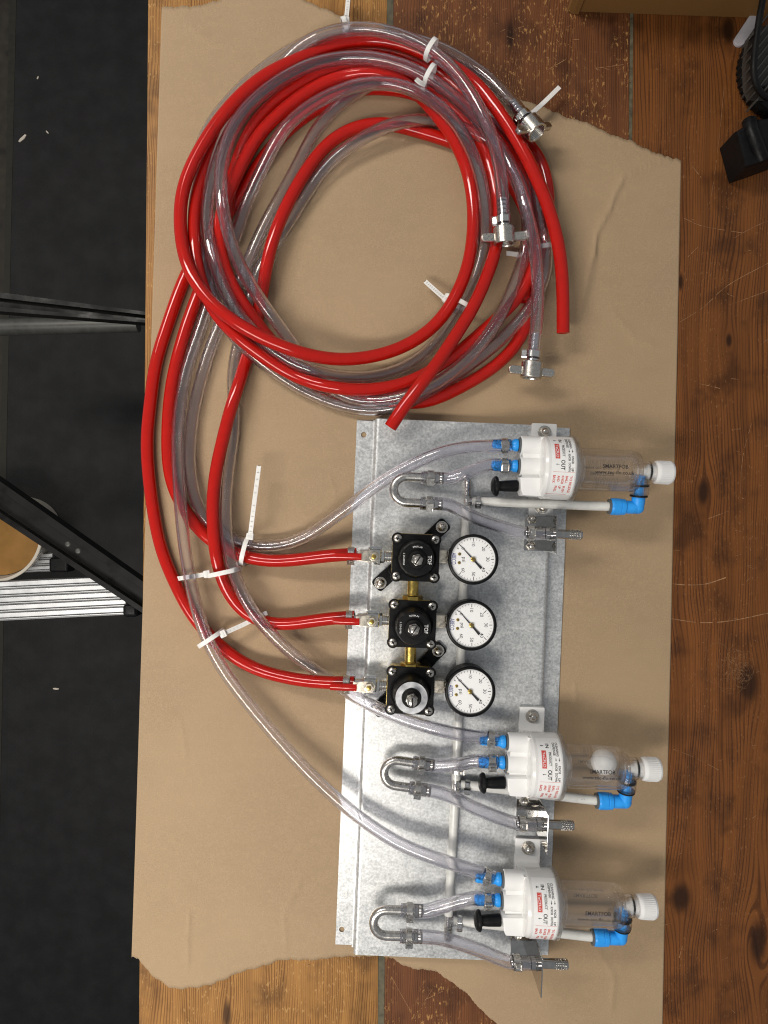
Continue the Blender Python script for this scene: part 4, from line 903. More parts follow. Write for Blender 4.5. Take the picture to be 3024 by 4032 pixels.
# ------------------------------------------------------------------ foam detectors
AZ = 34.0                                    # axis height over the plate
def detector():
    t = thing('foam_detector', 'foam detector', 'foam detector', (0, 0, 0), ROLL, 'foam detectors along the plate edge')
    axis = AX((0, 0, AZ), (1, 0, 0), (0, 0, 1))        # local Z along +X
    # foot strap behind the head
    bm = BM(); prism(bm, rrect(24, 89, 1.2, 2), 0.1, 4.6, T(-3.6, 0, 0), 0.6)
    prism(bm, rrect(22, 44, 1.0, 2), 4.6, 16, T(-3.6, 0, 0))
    f = obj('foot_bracket', bm, M['white'], t)
    for s in (1, -1): bolt(f, (-3.4, s * 36.0, 4.6))
    # port block and drum
    bm = BM()
    for y in (19.6, 0.4):
        lathe(bm, [(-31.5, 7.6), (-31, 8.7), (-14, 9.0), (-12, 9.0)], AX((0, y, AZ), (1, 0, 0)), 30)
    lathe(bm, [(-31, 8.0), (-12, 8.6)], AX((0, 10, AZ - 10), (1, 0, 0)), 24)
    prism(bm, [(-32.4, -10.2), (-12, -9.6), (-12, -27.2), (-29.0, -26.6), (-31.0, -22)], AZ - 11, AZ + 10, None, 1.4)
    prism(bm, [(-29.5, -9.8), (-13, -9.8), (-13, 22), (-29.5, 22)], AZ - 10, AZ + 4.6, None, 1.2)
    prism(bm, [(-14.6, -24), (-11, -24), (-11, 27), (-14.6, 27)], AZ - 12, AZ + 9, None, 0.5)
    obj('port_block', bm, M['white'], t, angle=35)
    bm = BM()
    lathe(bm, [(-14.4, 0), (-14.4, 25.5), (-13.4, 27.4), (-11.0, 28.8), (13.2, 29.0), (14.2, 28.2), (14.4, 0)], axis, 56)
    drum = obj('drum', bm, M['shell'], t, angle=30)
    # label wrapped over the drum
    def rap(x, s, r): return Vector((x, -r * math.sin(s / r), AZ + r * math.cos(s / r)))
    def lx(X_): return (X_ / 3.318 + 1950 - 2180) * .2332
    def arcs(Y_):                             # photograph height on the drum -> arc length
        q = max(-.985, min(.985, ((Y_ / 3.318 + 1650 - 1843) * .2332) / 29.0))
        return 29.0 * math.asin(q)
    bm = BM(); n = 40; s0, s1 = arcs(250), arcs(995); rows = []
    for i in range(n + 1):
        s = s0 + (s1 - s0) * i / n
        rows.append([bm.verts.new(rap(x, s, r)) for x, r in ((lx(640), 28.98), (lx(640), 29.12), (lx(950), 29.2), (lx(950), 28.98))])
    for a, b in zip(rows, rows[1:]):
        for k in range(3): bm.faces.new([a[k], a[k + 1], b[k + 1], b[k]])
    lab = obj('label', bm, M['paperwhite'], drum)
    def put(bm, s, xc, y0, y1, h, bold=0.0):
        a0, a1 = arcs(y0), arcs(y1)
        text(bm, s, h, lambda u, v: rap(lx(xc) + v, (a0 + a1) / 2 + u, 29.24), a1 - a0, bold)
    def bar(bm, xa, xb, ya, yb, r=29.23):
        a0, a1 = arcs(ya), arcs(yb)
        m = max(1, int(abs(a1 - a0) / 1.5))
        for k in range(m):
            p, q = a0 + (a1 - a0) * k / m, a0 + (a1 - a0) * (k + 1) / m
            bm.faces.new([bm.verts.new(rap(lx(xx), ss, r)) for xx, ss in ((xa, p), (xb, p), (xb, q), (xa, q))])
    bm = BM()
    put(bm, 'CLEANING', 888, 282, 410, 2.0, .24); put(bm, 'DISPENSE', 848, 284, 402, 2.0, .24)
    put(bm, 'KNOB', 904, 514, 606, 2.0, .24); put(bm, 'UP', 902, 658, 706, 2.0, .24)
    put(bm, 'KNOB', 862, 484, 572, 2.0, .24); put(bm, 'DOWN', 864, 596, 706, 2.0, .24)
    put(bm, 'IN', 768, 294, 332, 3.0, .34); put(bm, 'PRODUCT', 792, 370, 516, 2.1, .24); put(bm, 'OUT', 783, 564, 690, 3.3, .4)
    for xc in (904, 862):                     # arrows along the text
        bar(bm, xc - 2.5, xc + 2.5, 424, 456)
        a0, a1 = arcs(444), arcs(466)
        bm.faces.new([bm.verts.new(rap(lx(xx), ss, 29.24)) for xx, ss in ((xc - 10, a0), (xc + 10, a0), (xc, a1))])
    for yc, x0, x1 in ((312, 680, 720), (620, 692, 736)):        # arrows towards the ports
        bar(bm, x0 + 10, x1, yc - 2.5, yc + 2.5)
        bm.faces.new([bm.verts.new(rap(lx(xx), arcs(yy), 29.24)) for xx, yy in ((x0 + 16, yc - 9), (x0 + 16, yc + 9), (x0, yc))])
    for k in range(44): bar(bm, 812, 814.5, 270 + k * 10.2, 274 + k * 10.2)
    obj('label_print', bm, M['kblack'], lab, flat=True)
    bm = BM()
    bar(bm, 686, 690, 356, 548); bar(bm, 741, 745, 356, 548); bar(bm, 690, 741, 356, 360); bar(bm, 690, 741, 544, 548)
    bar(bm, 692, 739, 362, 542)
    bar(bm, 664, 930, 713, 716); bar(bm, 620, 872, 984, 987)
    for s, xc, y0, y1 in (('TO RELEASE', 893, 760, 966), ('BALL', 840, 762, 852), ('PUSH', 818, 888, 962), ('KNOB', 790, 760, 860), ('UP', 768, 884, 920), ('AND', 737, 760, 834), ('PULL', 718, 886, 958), ('BACK', 682, 756, 852)):
        put(bm, s, xc, y0, y1, 2.1, .24)
    obj('label_print', bm, M['kred'], lab, flat=True, label='red lettering and logo box')
    bm = BM(); a0, a1 = arcs(370), arcs(534)
    text(bm, 'TeCFLO', 2.1, lambda u, v: rap(lx(715) + v, (a0 + a1) / 2 + u, 29.3), a1 - a0, .3)
    obj('logo_print', bm, M['kwhite'], lab, flat=True)
    # clear bowl with flange, cone, rounded end and neck
    bm = BM()
    lathe(bm, [(12.0, 29.7), (15.6, 30.3), (16.6, 30.0), (17.4, 28.6), (20.2, 22.6), (22.0, 20.2), (24, 19.6), (70, 19.3), (74.2, 18.6), (76.6, 17.0), (77.4, 14.6), (78.0, 11.0), (79.2, 10.0), (91.0, 9.8), (91.2, 7.8), (80, 7.6),
               (77, 6.4), (74.4, 6.6), (74.0, 11), (73.4, 14.2), (71, 16.3), (67, 17.0), (25, 17.2), (22.4, 18.2), (18.4, 23.6), (16.4, 26.6), (15.0, 27.2), (12.0, 29.1)], axis, 64, closed=True)
    bowl = obj('bowl', bm, M['acrylic'], t, angle=50)
    bm = BM(); lathe(bm, [(14.45, 26), (15.2, 25.6), (17, 21.5), (20, 14.5), (23.2, 8.8), (24.8, 5.0), (25.6, 0)], axis, 40)
    obj('float_seat', bm, M['white'], t)
    # print on both sides of the bowl
    R = 19.68
    for turn in (0, PI):
        bm = BM()
        mm = T(0, 0, AZ) @ Matrix.Rotation(turn, 4, 'X')
        for s, xc, sc, wid, hh in (('SMARTFOB', 50.4, 2.4, 22.8, 3.4), ('www.tec-flo.co.uk', 50.0, -3.0, 35.0, 3.0)):
            text(bm, s, hh, lambda u, v: mm @ Vector((xc + u, R * math.sin((sc + v) / R), R * math.cos((sc + v) / R))), wid, .2)
        obj('bowl_print', bm, M['kblack'], bowl, flat=True)
    # neck: white plunger, o-ring, cap
    bm = BM(); lathe(bm, [(80.5, 0), (80.5, 3.6), (85.5, 4.2), (86, 7.0), (94, 7.0), (94, 0)], axis, 28)
    obj('plunger', bm, M['shell'], t)
    bm = BM(); lathe(bm, [(86.6, 7.0), (86.8, 7.6), (88.4, 7.6), (88.6, 7.0)], axis, 28, closed=True)
    obj('o_ring', bm, M['matt'], t)
    bm = BM()
    lathe(bm, [(92.2, 0), (92.2, 9.2), (93.0, 10.4), (95, 10.8), (106.6, 10.6), (108.4, 9.6), (109.0, 7.8), (109.2, 0)], axis, 40)
    for k in range(40):
        a = 2 * PI * k / 40
        box(bm, (100.8, 10.62 * math.cos(a), AZ + 10.62 * math.sin(a)), (10.0, .4, .4), 0)
    obj('cap', bm, M['white'], t)
    # drain port with blue elbow
    pd = Vector((0, -1, -.16)).normalized(); pa = Vector((80.2, 0, AZ))
    mp = AX(pa, pd)
    bm = BM(); lathe(bm, [(7.2, 8.0), (12, 8.6), (20.5, 8.8), (21.4, 8.2), (21.4, 5.0), (7.2, 4.8)], mp, 36, closed=True)
    obj('drain_port', bm, M['acrylic'], t, angle=45)
    bm = BM()
    for k in (12.0, 21.6): lathe(bm, [(k, 5.2), (k, 8.0), (k + 1.6, 8.0), (k + 1.6, 5.2)], mp, 30, closed=True)
    obj('o_ring', bm, M['matt'], t)
    el = pa + pd * 33.4
    bm = BM()
    lathe(bm, [(3.5, 0), (3.5, 3.9), (12, 4.0), (24, 4.4)], mp, 24)
    sweep(bm, [pa + pd * 22, pa + pd * 25, pa + pd * 28.5, el + Vector((-.3, .9, 0)) + pd * -.6, el + Vector((-2.4, 0, 0)), el + Vector((-6, 0, 0)), el + Vector((-12, 0, 0))], 6.1, 22)
    sphere(bm, el + Vector((-.2, .2, 0)), 6.2)
    lathe(bm, [(11.5, 6.4), (12.4, 7.4), (15.6, 7.6), (16, 7.2), (16.6, 7.2), (17, 7.9), (23.6, 7.9), (25.2, 7.4), (25.6, 6.2)], AX(el, (-1, 0, 0)), 32)
    obj('elbow', bm, M['blue'], t)
    bm = BM(); lathe(bm, [(25.4, 4.6), (25.4, 7.0), (27.0, 7.0), (27.2, 6.4), (27.2, 4.6)], AX(el, (-1, 0, 0)), 28, closed=True)
    obj('collet', bm, M['grey'], t)
    # blue hose stems in the two ports
    for y in (19.6, 0.4):
        bm = BM(); m = AX((0, y, AZ), (-1, 0, 0))
        lathe(bm, [(30, 0), (30, 3.9), (33.6, 3.9), (33.8, 5.6), (34.2, 5.9), (36.6, 5.9), (37.2, 5.4), (38.6, 4.9), (39, 4.35), (42, 4.3), (46, 4.35), (49, 4.3), (49.4, 4.0), (52, 4.25), (52.2, 3.8), (55, 4.2), (55.4, 3.6), (57, 3.4), (57, 2.4), (50, 2.4), (50, 0)], m, 28)
        obj('port_stem', bm, M['blue'], t)
        bm = BM(); lathe(bm, [(31.2, 4.0), (31.2, 7.4), (32.4, 7.5), (33.2, 6.6), (33.2, 4.0)], m, 28, closed=True)
        obj('collet', bm, M['grey'], t)
    # black knob
    km = AX((-30, -17.6, AZ), (-1, -.055, .02))
    bm = BM(); lathe(bm, [(-2, 0), (-2, 2.0), (6, 2.0), (6, 0)], km, 16)
    obj('knob_shaft', bm, M['chrome'], t)
    bm = BM(); lathe(bm, [(2.5, 0), (2.5, 5.0), (3.2, 5.5), (14, 5.2), (19.2, 4.7), (20.2, 5.4), (20.8, 8.6), (21.8, 9.3), (23.4, 9.1), (25.4, 7.4), (26.6, 4.6), (27.1, 0)], km, 36)
    obj('knob', bm, M['black'], t)
    return t
FO = [W(2180, 1843, 47), W(2130, 3010, 47), W(2113, 3551, 47)]
d0 = detector()
FL = ['topmost white foam detector with clear bowl, standing above the row of gauges', 'middle white foam detector, the one with a white ball inside its clear bowl', 'lowest white foam detector with clear empty bowl, at the bottom of the plate']
dets = []
for k, p in enumerate(FO):
    if k == 0:
        d0.location = Vector((p.x, p.y, 13.4)) * .001; d0['label'] = FL[0]; dets.append(d0)
    else: dets.append(dup(d0, (p.x, p.y, 13.4), ROLL, FL[k]))
def fob(k, x, y, z=0.0): return FO[k] + Rot @ Vector((x, y, z))
bm = BM(); bp = fob(1, 59.0, 3.0, -4.9); sphere(bm, (0, 0, 11.6), 11.6, None, 36, 24)
o = obj('float_ball', bm, M['white'], angle=180); o.location = Vector((bp.x, bp.y, bp.z - 11.6)) * .001
tag(o, 'plain white float ball inside the clear bowl of the middle foam detector', 'ball')

# ------------------------------------------------------------------ u-bends, short clear hoses, outlets
def ubend(px, py, z, ang, label, leg=29.0):
    c = W(px, py, z)
    t = thing('u_bend', label, 'u bend', (c.x, c.y, z), ang, 'stainless u bends on the plate')
    R = 12.0
    P = [Vector((leg * .8 * (1 - i / 5), R, 0)) for i in range(6)] + [Vector((-R * math.sin(PI * i / 16), R * math.cos(PI * i / 16), 0)) for i in range(1, 16)] + [Vector((leg * .8 * i / 5, -R, 0)) for i in range(6)]
    bm = BM(); sweep(bm, P, 4.15, 20)
    obj('pipe', bm, M['satin'], t, angle=60)
    for s in (1, -1):
        bm = BM(); m = AX((0, s * R, 0), (1, 0, 0))
        lathe(bm, [(leg - 14, 4.2), (leg - 13.6, 4.7), (leg - 6, 4.7), (leg - 5.6, 4.3), (leg - 3, 4.3), (leg - 2.6, 4.75), (leg + .5, 4.5), (leg + 1, 4.2), (leg + 3, 4.6), (leg + 5, 4.1), (leg + 5, 3.2), (leg - 14, 3.2)], m, 24, closed=True)
        obj('barbed_end', bm, M['steel'], t)
    rot = Matrix.Rotation(ang, 3, 'Z')
    return [(c + rot @ Vector((leg - 16, s * R, 0)), c + rot @ Vector((leg + 7, s * R, 0)), rot @ Vector((1, 0, 0))) for s in (1, -1)]
U = [ubend(1601, 1928, 42, ROLL, 'uppermost stainless u bend, beside the topmost foam detector'),
     ubend(1562, 3044, 31, ROLL - 0.10, 'middle stainless u bend, below the row of regulators'),
     ubend(1521, 3633, 38, ROLL + .01, 'lowest stainless u bend, at the bottom end of the plate')]
OB = [W(2104, 2097, 14), W(2072, 3200, 14), W(2050, 3728, 14)]
OL = ['topmost', 'middle', 'lowest']
OX = [('outlet_spigot', 'stainless knurled outlet spigot on angle bracket, just right of the topmost gauge'),
      ('outlet_spigot', 'stainless knurled outlet spigot on angle bracket, below the detector with the white ball'),
      ('outlet_spigot', 'stainless knurled outlet spigot on angle bracket, at the bottom edge of the plate')]
def outlet(k):
    p = OB[k]
    t = thing(OX[k][0], OX[k][1], 'outlet', (p.x, p.y, 13.9), ROLL, 'outlet spigots along the plate edge')
    bm = BM(); prism(bm, rrect(19.5, 35, 1.0, 2), 0, 1.2, T(0, 0, 0)); box(bm, (10.4, 0, 23.5), (1.3, 35, 45.6), 0.5)
    br = obj('angle_bracket', bm, M['mirror'], t)
    for s in (1, -1): bolt(br, (-3.2, s * 12.6, 1.2), hexr=4.9, washer=False)
    bm = BM(); m = AX((10, 0, 24.2), (1, 0, 0))
    prof = [(-24, 3.0), (-24, 4.2), (-22.6, 4.5), (-21.8, 4.1), (-20.2, 4.5), (-19.6, 4.1), (-18, 4.5), (-17.4, 4.1), (-6, 4.1), (-5.4, 5.4), (-1.2, 5.6), (-1.0, 6.6), (1.2, 6.6), (1.6, 4.4), (17, 4.4)]
    for q in range(5): prof += [(17.2 + q * 2.3, 4.0), (17.6 + q * 2.3, 4.0), (17.9 + q * 2.3, 4.5), (19.0 + q * 2.3, 4.5)]
    prof += [(29.2, 3.9), (29.2, 3.0)]
    lathe(bm, prof, m, 24, closed=True)
    sp = obj('spigot', bm, M['mirror'], t)
    bm = BM()
    for q in range(5):
        for a in range(14):
            an = 2 * PI * a / 14
            sphere(bm, (27.9 + q * 2.3, 4.5 * math.cos(an), 24.2 + 4.5 * math.sin(an)), .5, None, 6, 4)
    obj('knurl', bm, M['steel'], sp)
    return p + Rot @ Vector((9.0, 0, 24.1)), p + Rot @ Vector((-15, 0, 24.1))
def short(pts, label, c0, c1, e0=0.0, e1=0.0):
    t, b, P = hose('short_clear_hose', pts, 'clear', label, 'hose', 'short clear hoses on the plate', n=6)
    clamp_ring(t, P[0] + (P[1] - P[0]).normalized() * c0, P[1] - P[0], 6.7, 6.0, e0, 'satin')
    clamp_ring(t, P[-1] + (P[-2] - P[-1]).normalized() * c1, P[-2] - P[-1], 6.7, 6.4, e1, 'satin')
mids = [([W(1820, 1868, 46)], [W(1800, 2003, 41), W(1905, 2052, 39)]), ([W(1800, 3010, 38)], [W(1772, 3135, 32), W(1890, 3190, 34)]), ([W(1735, 3571, 42)], [W(1760, 3700, 38), W(1880, 3738, 38)])]
for k in range(3):
    (a0, a1, ad), (b0, b1, bd) = U[k]
    q = fob(k, -40.0, .4)
    short([a0, a1] + mids[k][0] + [fob(k, -60, .4), q], 'short clear hose joining the %s u bend to its foam detector' % ('uppermost', 'middle', 'lowest')[k], 8.5, 5.5, 0.5, -.3)
    e, e2 = outlet(k)
    short([b0, b1] + mids[k][1] + [e2, e], 'short clear hose sloping from the %s u bend down to its outlet spigot' % ('uppermost', 'middle', 'lowest')[k], 8.5, 17.5, 0.4, 0.1)

# ------------------------------------------------------------------ milky drain tubes and tees
TE = [W(1838, 1972, 20), W(1795, 3088, 20), W(1765, 3622, 20)]
def tee(k, up, down):
    p = TE[k]
    t = thing('tee_connector', ['topmost stainless tee of the milky drain line, its free stub pointing up', 'middle stainless tee of the milky drain line, under two short clear hoses', 'lowest stainless tee of the milky drain line, its free stub pointing down'][k], 'tee', (p.x, p.y, 13.4), ROLL, 'tees of the drain line')
    bm = BM(); Z = 6.6
    def barb(d, free):
        pr = [(0, 3.4), (5, 3.4)]
        for q in range(5 if free else 3): pr += [(5 + q * 3, 3.2), (5.4 + q * 3, 4.0), (7.6 + q * 3, 3.3)]
        pr += [(21, 2.8), (21, 1.6), (8, 1.5), (8, 0)] if free else [(15, 2.6), (15, 0)]
        lathe(bm, pr, AX((0, 0, Z), d), 20)
    barb((0, 1, 0), up); barb((0, -1, 0), down); barb((1, 0, .12), False)
    sphere(bm, (0, 0, Z), 3.6, None, 16, 10)
    obj('body', bm, M['steel'], t)
for k in range(3): tee(k, k == 0, k == 2)
def drain(pts, label, clamps, n=3, letters=None):
    t, b, P = hose('drain_tube', pts, 'milky', label, 'tube', 'milky drain tubes', 4.4, 3.1, 20, n)
    for i, d in clamps:
        a, c = (P[0], P[1]) if i == 0 else (P[-1], P[-2])
        clamp_ring(t, a + (c - a).normalized() * d, c - a, 4.9, 4.6, 0.6, 'chrome')
    if letters:
        bm = BM(); A, B = P[0], P[-1]; dr = (B - A).normalized(); sd = Vector((-dr.y, dr.x, 0))
        for f, s in letters:
            q = A.lerp(B, f)
            text(bm, s, 2.2, lambda u, v: Vector((q.x, q.y, 0)) + dr * u + sd * (4.46 * math.sin((v + .8) / 4.46)) + Vector((0, 0, q.z + 4.46 * math.cos((v + .8) / 4.46))), None, .1)
        obj('tube_print', bm, M['kgrey'], t, flat=True)
dn = Rot @ Vector((0, -1, 0))
drain([TE[0] + dn * 5, TE[0].lerp(TE[1], .33), TE[0].lerp(TE[1], .66), TE[1] - dn * 5], 'long milky drain tube running under the gauges from the topmost tee to the middle tee', [(1, 8)], letters=[(.28, '12 2'), (.5, 'GRADE'), (.72, 'GRADE 1/2'), (.84, 'BEV')])
drain([TE[1] + dn * 5, TE[1].lerp(TE[2], .5), TE[2] - dn * 5], 'shorter milky drain tube from the middle tee down to the lowest tee', [])
rt = Rot @ Vector((1, 0, 0))
for k in range(3):
    el = fob(k, 80.2 - 24.5, -33.0, -5.3)
    a = TE[k] + rt * 5 + Vector((0, 0, .6))
    m1 = a.lerp(el, .34) + Vector((0, 0, -1)); m2 = a.lerp(el, .68)
    drain([a, m1, m2, el], 'milky drain tube from the %s tee to the blue elbow of its foam detector' % OL[k], [(0, 6)], letters=[(.82, 'LST HI 70L HP')] if k == 1 else None)

# ------------------------------------------------------------------ pressure regulators
def screw(parent, x, y, z, a):
    bm = BM(); m = T(x, y, z) @ RZ(a)
    lathe(bm, [(-.2, 4.1), (.5, 4.1), (1.5, 3.5), (2.2, 2.2), (2.45, 0)], m, 22)
    o = obj('screw', bm, M['nickel'], parent)
    bm = BM()
    for q in (0, PI / 2): box(bm, (0, 0, 2.2), (3.9, .9, .7), .1, m @ RZ(q))
    obj('cross_recess', bm, M['matt'], o)
def regulator(px, py, label, serial, lot, kind):
    p = W(px, py, 42)
    t = thing('pressure_regulator', label, 'regulator', (p.x, p.y, 13.4), ROLL, 'pressure regulators in a row')
    Z = 26.0
    bm = BM(); prism(bm, rrect(40.5, 40.5, 4), 6, Z + .6, None, .4); prism(bm, rrect(43.0, 43.0, 4.5), Z - 3.0, Z + .7, T(-.5, .6, 0), .3)
    lathe(bm, [(0, 12), (8, 12)], I4(), 28)
    lathe(bm, [(0, 7.0), (21.5, 7.0), (21.5, 0)], AX((0, 0, 16.8), (-1, 0, 0)), 24)
    lathe(bm, [(0, 7.0), (21.5, 7.0), (21.5, 0)], AX((0, 0, 16.8), (1, 0, 0)), 24)
    obj('body', bm, M['brass'], t)
    bm = BM(); prism(bm, rrect(43.6, 43.6, 4.2), Z + .75, Z + 4.0, None, .8)
    lathe(bm, [(Z + 3.9, 19.2), (Z + 4.4, 18.6), (Z + 5.6, 17.4), (Z + 9, 16.6), (Z + 27, 15.2), (Z + 28.4, 14.6), (Z + 28.6, 13.9), (Z + 28.6, 0)], I4(), 48)
    for sx in (1, -1):
        for sy in (1, -1): lathe(bm, [(Z + 3.9, 5.6), (Z + 4.5, 5.4), (Z + 4.6, 0)], T(sx * 17.4, sy * 17.3, 0), 22)
    cv = obj('cover', bm, M['black'], t, angle=32)
    for i, (sx, sy) in enumerate(((1, 1), (-1, 1), (-1, -1), (1, -1))): screw(t, sx * 17.4, sy * 17.3, Z + 4.7, .4 + i * .9)
    zt = Z + 28.6
    bm = BM()
    lathe(bm, [(zt, 8.7), (zt + 2.2, 8.4), (zt + 2.8, 7.8), (zt + 2.8, 0)], I4(), 30)
    obj('collar', bm, M['matt'], t)
    up = 0 if kind == 0 else 5.0
    bm = BM()
    prism(bm, hexagon(5.5), zt + 2.8, zt + 5.6 + up * .3, RZ(.3), .5)
    lathe(bm, [(zt + 5.6, 4.4), (zt + 8 + up, 4.6), (zt + 10.5 + up, 4.2), (zt + 12 + up, 2.6), (zt + 12.4 + up, 0)], I4(), 26)
    sc = obj('adjusting_screw', bm, M['nickel'], t, angle=35)
    bm = BM(); box(bm, (0, 0, zt + 11.9 + up), (1.1, 8.0, 1.7), .1, RZ(-.55 if kind == 0 else 0))
    obj('slot', bm, M['matt'], sc)
    if kind == 0:
        bm = BM()
        f = lambda a, r, z_: Vector((r * math.cos(a), r * math.sin(a), z_))
        text(bm, 'TOF', 3.4, lambda u, v: Vector((11.2 + v, -u, zt + .06)), 8.0, .12)
        text(bm, serial, 1.5, lambda u, v: f(PI / 2 + u / 11.6, 11.6 - v, zt + .06), 8.6, .03)
        text(bm, lot, 1.5, lambda u, v: Vector((-11.6 + v, -u, zt + .06)), 10.5, .03)
        lathe(bm, [(zt + .06, 1.0), (zt + .07, 0)], T(0, -10.6, 0), 14)
        bmesh.ops.delete(bm, geom=[v for v in bm.verts if (v.co - Vector((0, -10.6, zt))).length < 1.3], context='VERTS')
        obj('cover_print', bm, M['kwhite'], cv, flat=True)
        bm = BM(); lathe(bm, [(zt + .05, 1.1), (zt + .3, 1.1), (zt + .3, 0)], T(0, -10.6, 0), 14)
        obj('pin_hole', bm, M['matt'], cv)
        if serial.endswith('132'):
            bm = BM(); box(bm, (10.4, 14.0, Z + 10), (7, .5, .3), 0, RZ(.1) @ T(0, 0, 0))
            bm.free()
    else:
        bm = BM(); lathe(bm, [(zt + .05, 8.9), (zt + .05, 14.3), (zt + .35, 14.3), (zt + .35, 8.9)], I4(), 40, closed=True)
        obj('silver_ring', bm, M['silver'], cv)
    return t
r1 = regulator(1637, 2196, 'uppermost black pressure regulator, with white lettering and both bracket arms showing', 'N\u00b011964', 'L 25-00769', 0)
r2 = regulator(1624, 2457, 'middle black pressure regulator, between two brass pipes', 'N\u00b040132', 'L 25-01951', 0)
r3 = regulator(1616, 2719, 'lowest black pressure regulator, with silver ring and tall slotted adjusting screw', '', '', 1)
def bracket(parent, pa, pb, o):
    """slanting black mount with a bolted lug at either end"""
    base = W(*o)
    A = Rinv @ (W(*pa) - Vector((base.x, base.y, 0))); B = Rinv @ (W(*pb) - Vector((base.x, base.y, 0)))
    v = A - B; L = Vector((v.x, v.y)).length; an = math.atan2(v.y, v.x); c = (A + B) / 2
    bm = BM(); m = T(c.x, c.y, 0) @ RZ(an)
    prism(bm, rrect(L + 13, 13.6, 3.4), .1, 4.4, m, .6)
    prism(bm, rrect(L - 26, 9.5, 2), 4.4, 9.5, m, .5)
    for s in (1, -1): box(bm, (0, s * 5.9, 5.6), (L - 20, 1.6, 2.6), .3, m)
    br = obj('mount_bracket', bm, M['black'], parent)
    for P_ in (A, B): bolt(br, (P_.x, P_.y, 4.4), hexr=4.6)
bracket(r1, (1740, 2075, 18), (1498, 2295, 18), (1637, 2196, 42))
bracket(r3, (1725, 2562, 18), (1492, 2792, 18), (1616, 2719, 42))
for pa, pb, lb in (((1627, 2275, 34), (1624, 2375, 34), 'short brass pipe between the uppermost and the middle regulator'), ((1617, 2535, 34), (1615, 2640, 34), 'short brass pipe between the middle and the lowest regulator')):
    A, B = W(*pa), W(*pb); t = thing('brass_pipe', lb, 'pipe', (A.x, A.y, 13.4), 0, 'brass pipes between regulators')
    d = B - A; bm = BM()
    lathe(bm, [(0, 5.3), (d.length, 5.3)], AX((0, 0, A.z - 13.4), d), 28)
    lathe(bm, [(d.length * .68, 8.5), (d.length * .72, 9.4), (d.length, 9.6)], AX((0, 0, A.z - 13.4), d), 6)
    obj('pipe', bm, M['brass'], t)

# ------------------------------------------------------------------ pressure gauges
def gauge(px, py, label, off=0.0):
    p = W(px, py, 48)
    t = thing('pressure_gauge', label, 'gauge', (p.x, p.y, 13.4), ROLL, 'round pressure gauges in a row')
    bm = BM(); lathe(bm, [(9, 0), (9, 20.0), (9.8, 21.6), (30.5, 22.4), (31.6, 23.2), (33.6, 23.3), (34.8, 22.6), (35.2, 21.4), (34.4, 20.7), (33.2, 20.5), (31.8, 20.5), (31.8, 0)], I4(), 72)
    obj('case', bm, M['black'], t, angle=40)
    bm = BM(); box(bm, (-27.9, .8, 18), (10.5, 12.4, 12), 1.0); lathe(bm, [(0, 5), (12, 5)], AX((-31, .8, 18), (1, 0, 0)), 20)
    obj('stem', bm, M['plateb'], t)
    bm = BM(); lathe(bm, [(31.85, 0), (31.85, 20.4), (32.2, 20.4), (32.2, 0)], I4(), 64)
    dial = obj('dial', bm, M['dial'], t, flat=True)
    bm = BM(); z = 32.26
    rot90 = lambda u, v: (v, -u)              # text runs down the picture, its top to the right
    ang = lambda v: math.radians(135 - v * 4.42)
    for v in range(0, 62, 2):
        a = ang(v); big = v % 10 == 0
        if v > 60: break
        r0, r1_ = (16.4, 19.4) if big else (17.6, 19.3)
        w = .3 if big else .13
        c, s = math.cos(a), math.sin(a)
        bm.faces.new([bm.verts.new((r * c - q * s, r * s + q * c, z)) for r, q in ((r0, -w), (r1_, -w), (r1_, w), (r0, w))])
    for v in range(0, 61, 10):
        a = ang(v); r = 13.6
        cx, cyy = r * math.cos(a), r * math.sin(a)
        text(bm, str(v), 3.0, lambda u, w_: Vector((cx + w_, cyy - u, z)), None, .03)
    text(bm, 'psi', 3.2, lambda u, w_: Vector((-8.2 + w_, -.6 - u, z)), None, .1)
    text(bm, 'c\u20ac', 1.7, lambda u, w_: Vector((-14.4 + w_, 9.8 - u, z)), None, .05)
    obj('dial_print', bm, M['kblack'], dial, flat=True)
    bm = BM(); text(bm, 'ABECO', 4.0, lambda u, w_: Vector((-17.6 + w_, 0.0 - u, z)), 10.8, .3)
    obj('maker_print', bm, M['kblue'], dial, flat=True)
    for sy in (4.4, -3.6):
        bm = BM(); lathe(bm, [(32.2, 1.5), (32.8, 1.3), (33.0, 0)], T(-12.6, sy, 0), 16); box(bm, (-12.6, sy, 33.0), (1.9, .35, .3), 0)
        obj('dial_screw', bm, M['brass'], dial)
    bm = BM(); a = ang(off); m = RZ(a)
    prism(bm, [(-11.2, -1.2), (-2.5, -.8), (0, -1.0), (2.5, -.6), (17.4, -.18), (17.4, .18), (2.5, .6), (0, 1.0), (-2.5, .8), (-11.2, 1.2)], 32.9, 33.25, m)
    nd = obj('needle', bm, M['kblack'], t, flat=True)
    bm = BM(); lathe(bm, [(32.2, 2.2), (34.0, 2.2), (34.3, 1.8), (34.3, 0)], I4(), 20)
    obj('hub', bm, M['brass'], nd)
    bm = BM(); lathe(bm, [(34.45, 0), (34.45, 20.8)], I4(), 48)
    bmesh.ops.delete(bm, geom=[f for f in bm.faces if len(f.verts) > 4], context='FACES')
    obj('window_pane', bm, M['pane'], t, flat=True)
gauge(1864, 2203, 'uppermost round gauge with white dial, beside the regulator with both bracket arms')
gauge(1857, 2463, 'middle round gauge with white dial, beside the regulator between two brass pipes', .35)
gauge(1852, 2725, 'lowest round gauge with white dial, beside the regulator with the silver ring', -.3)

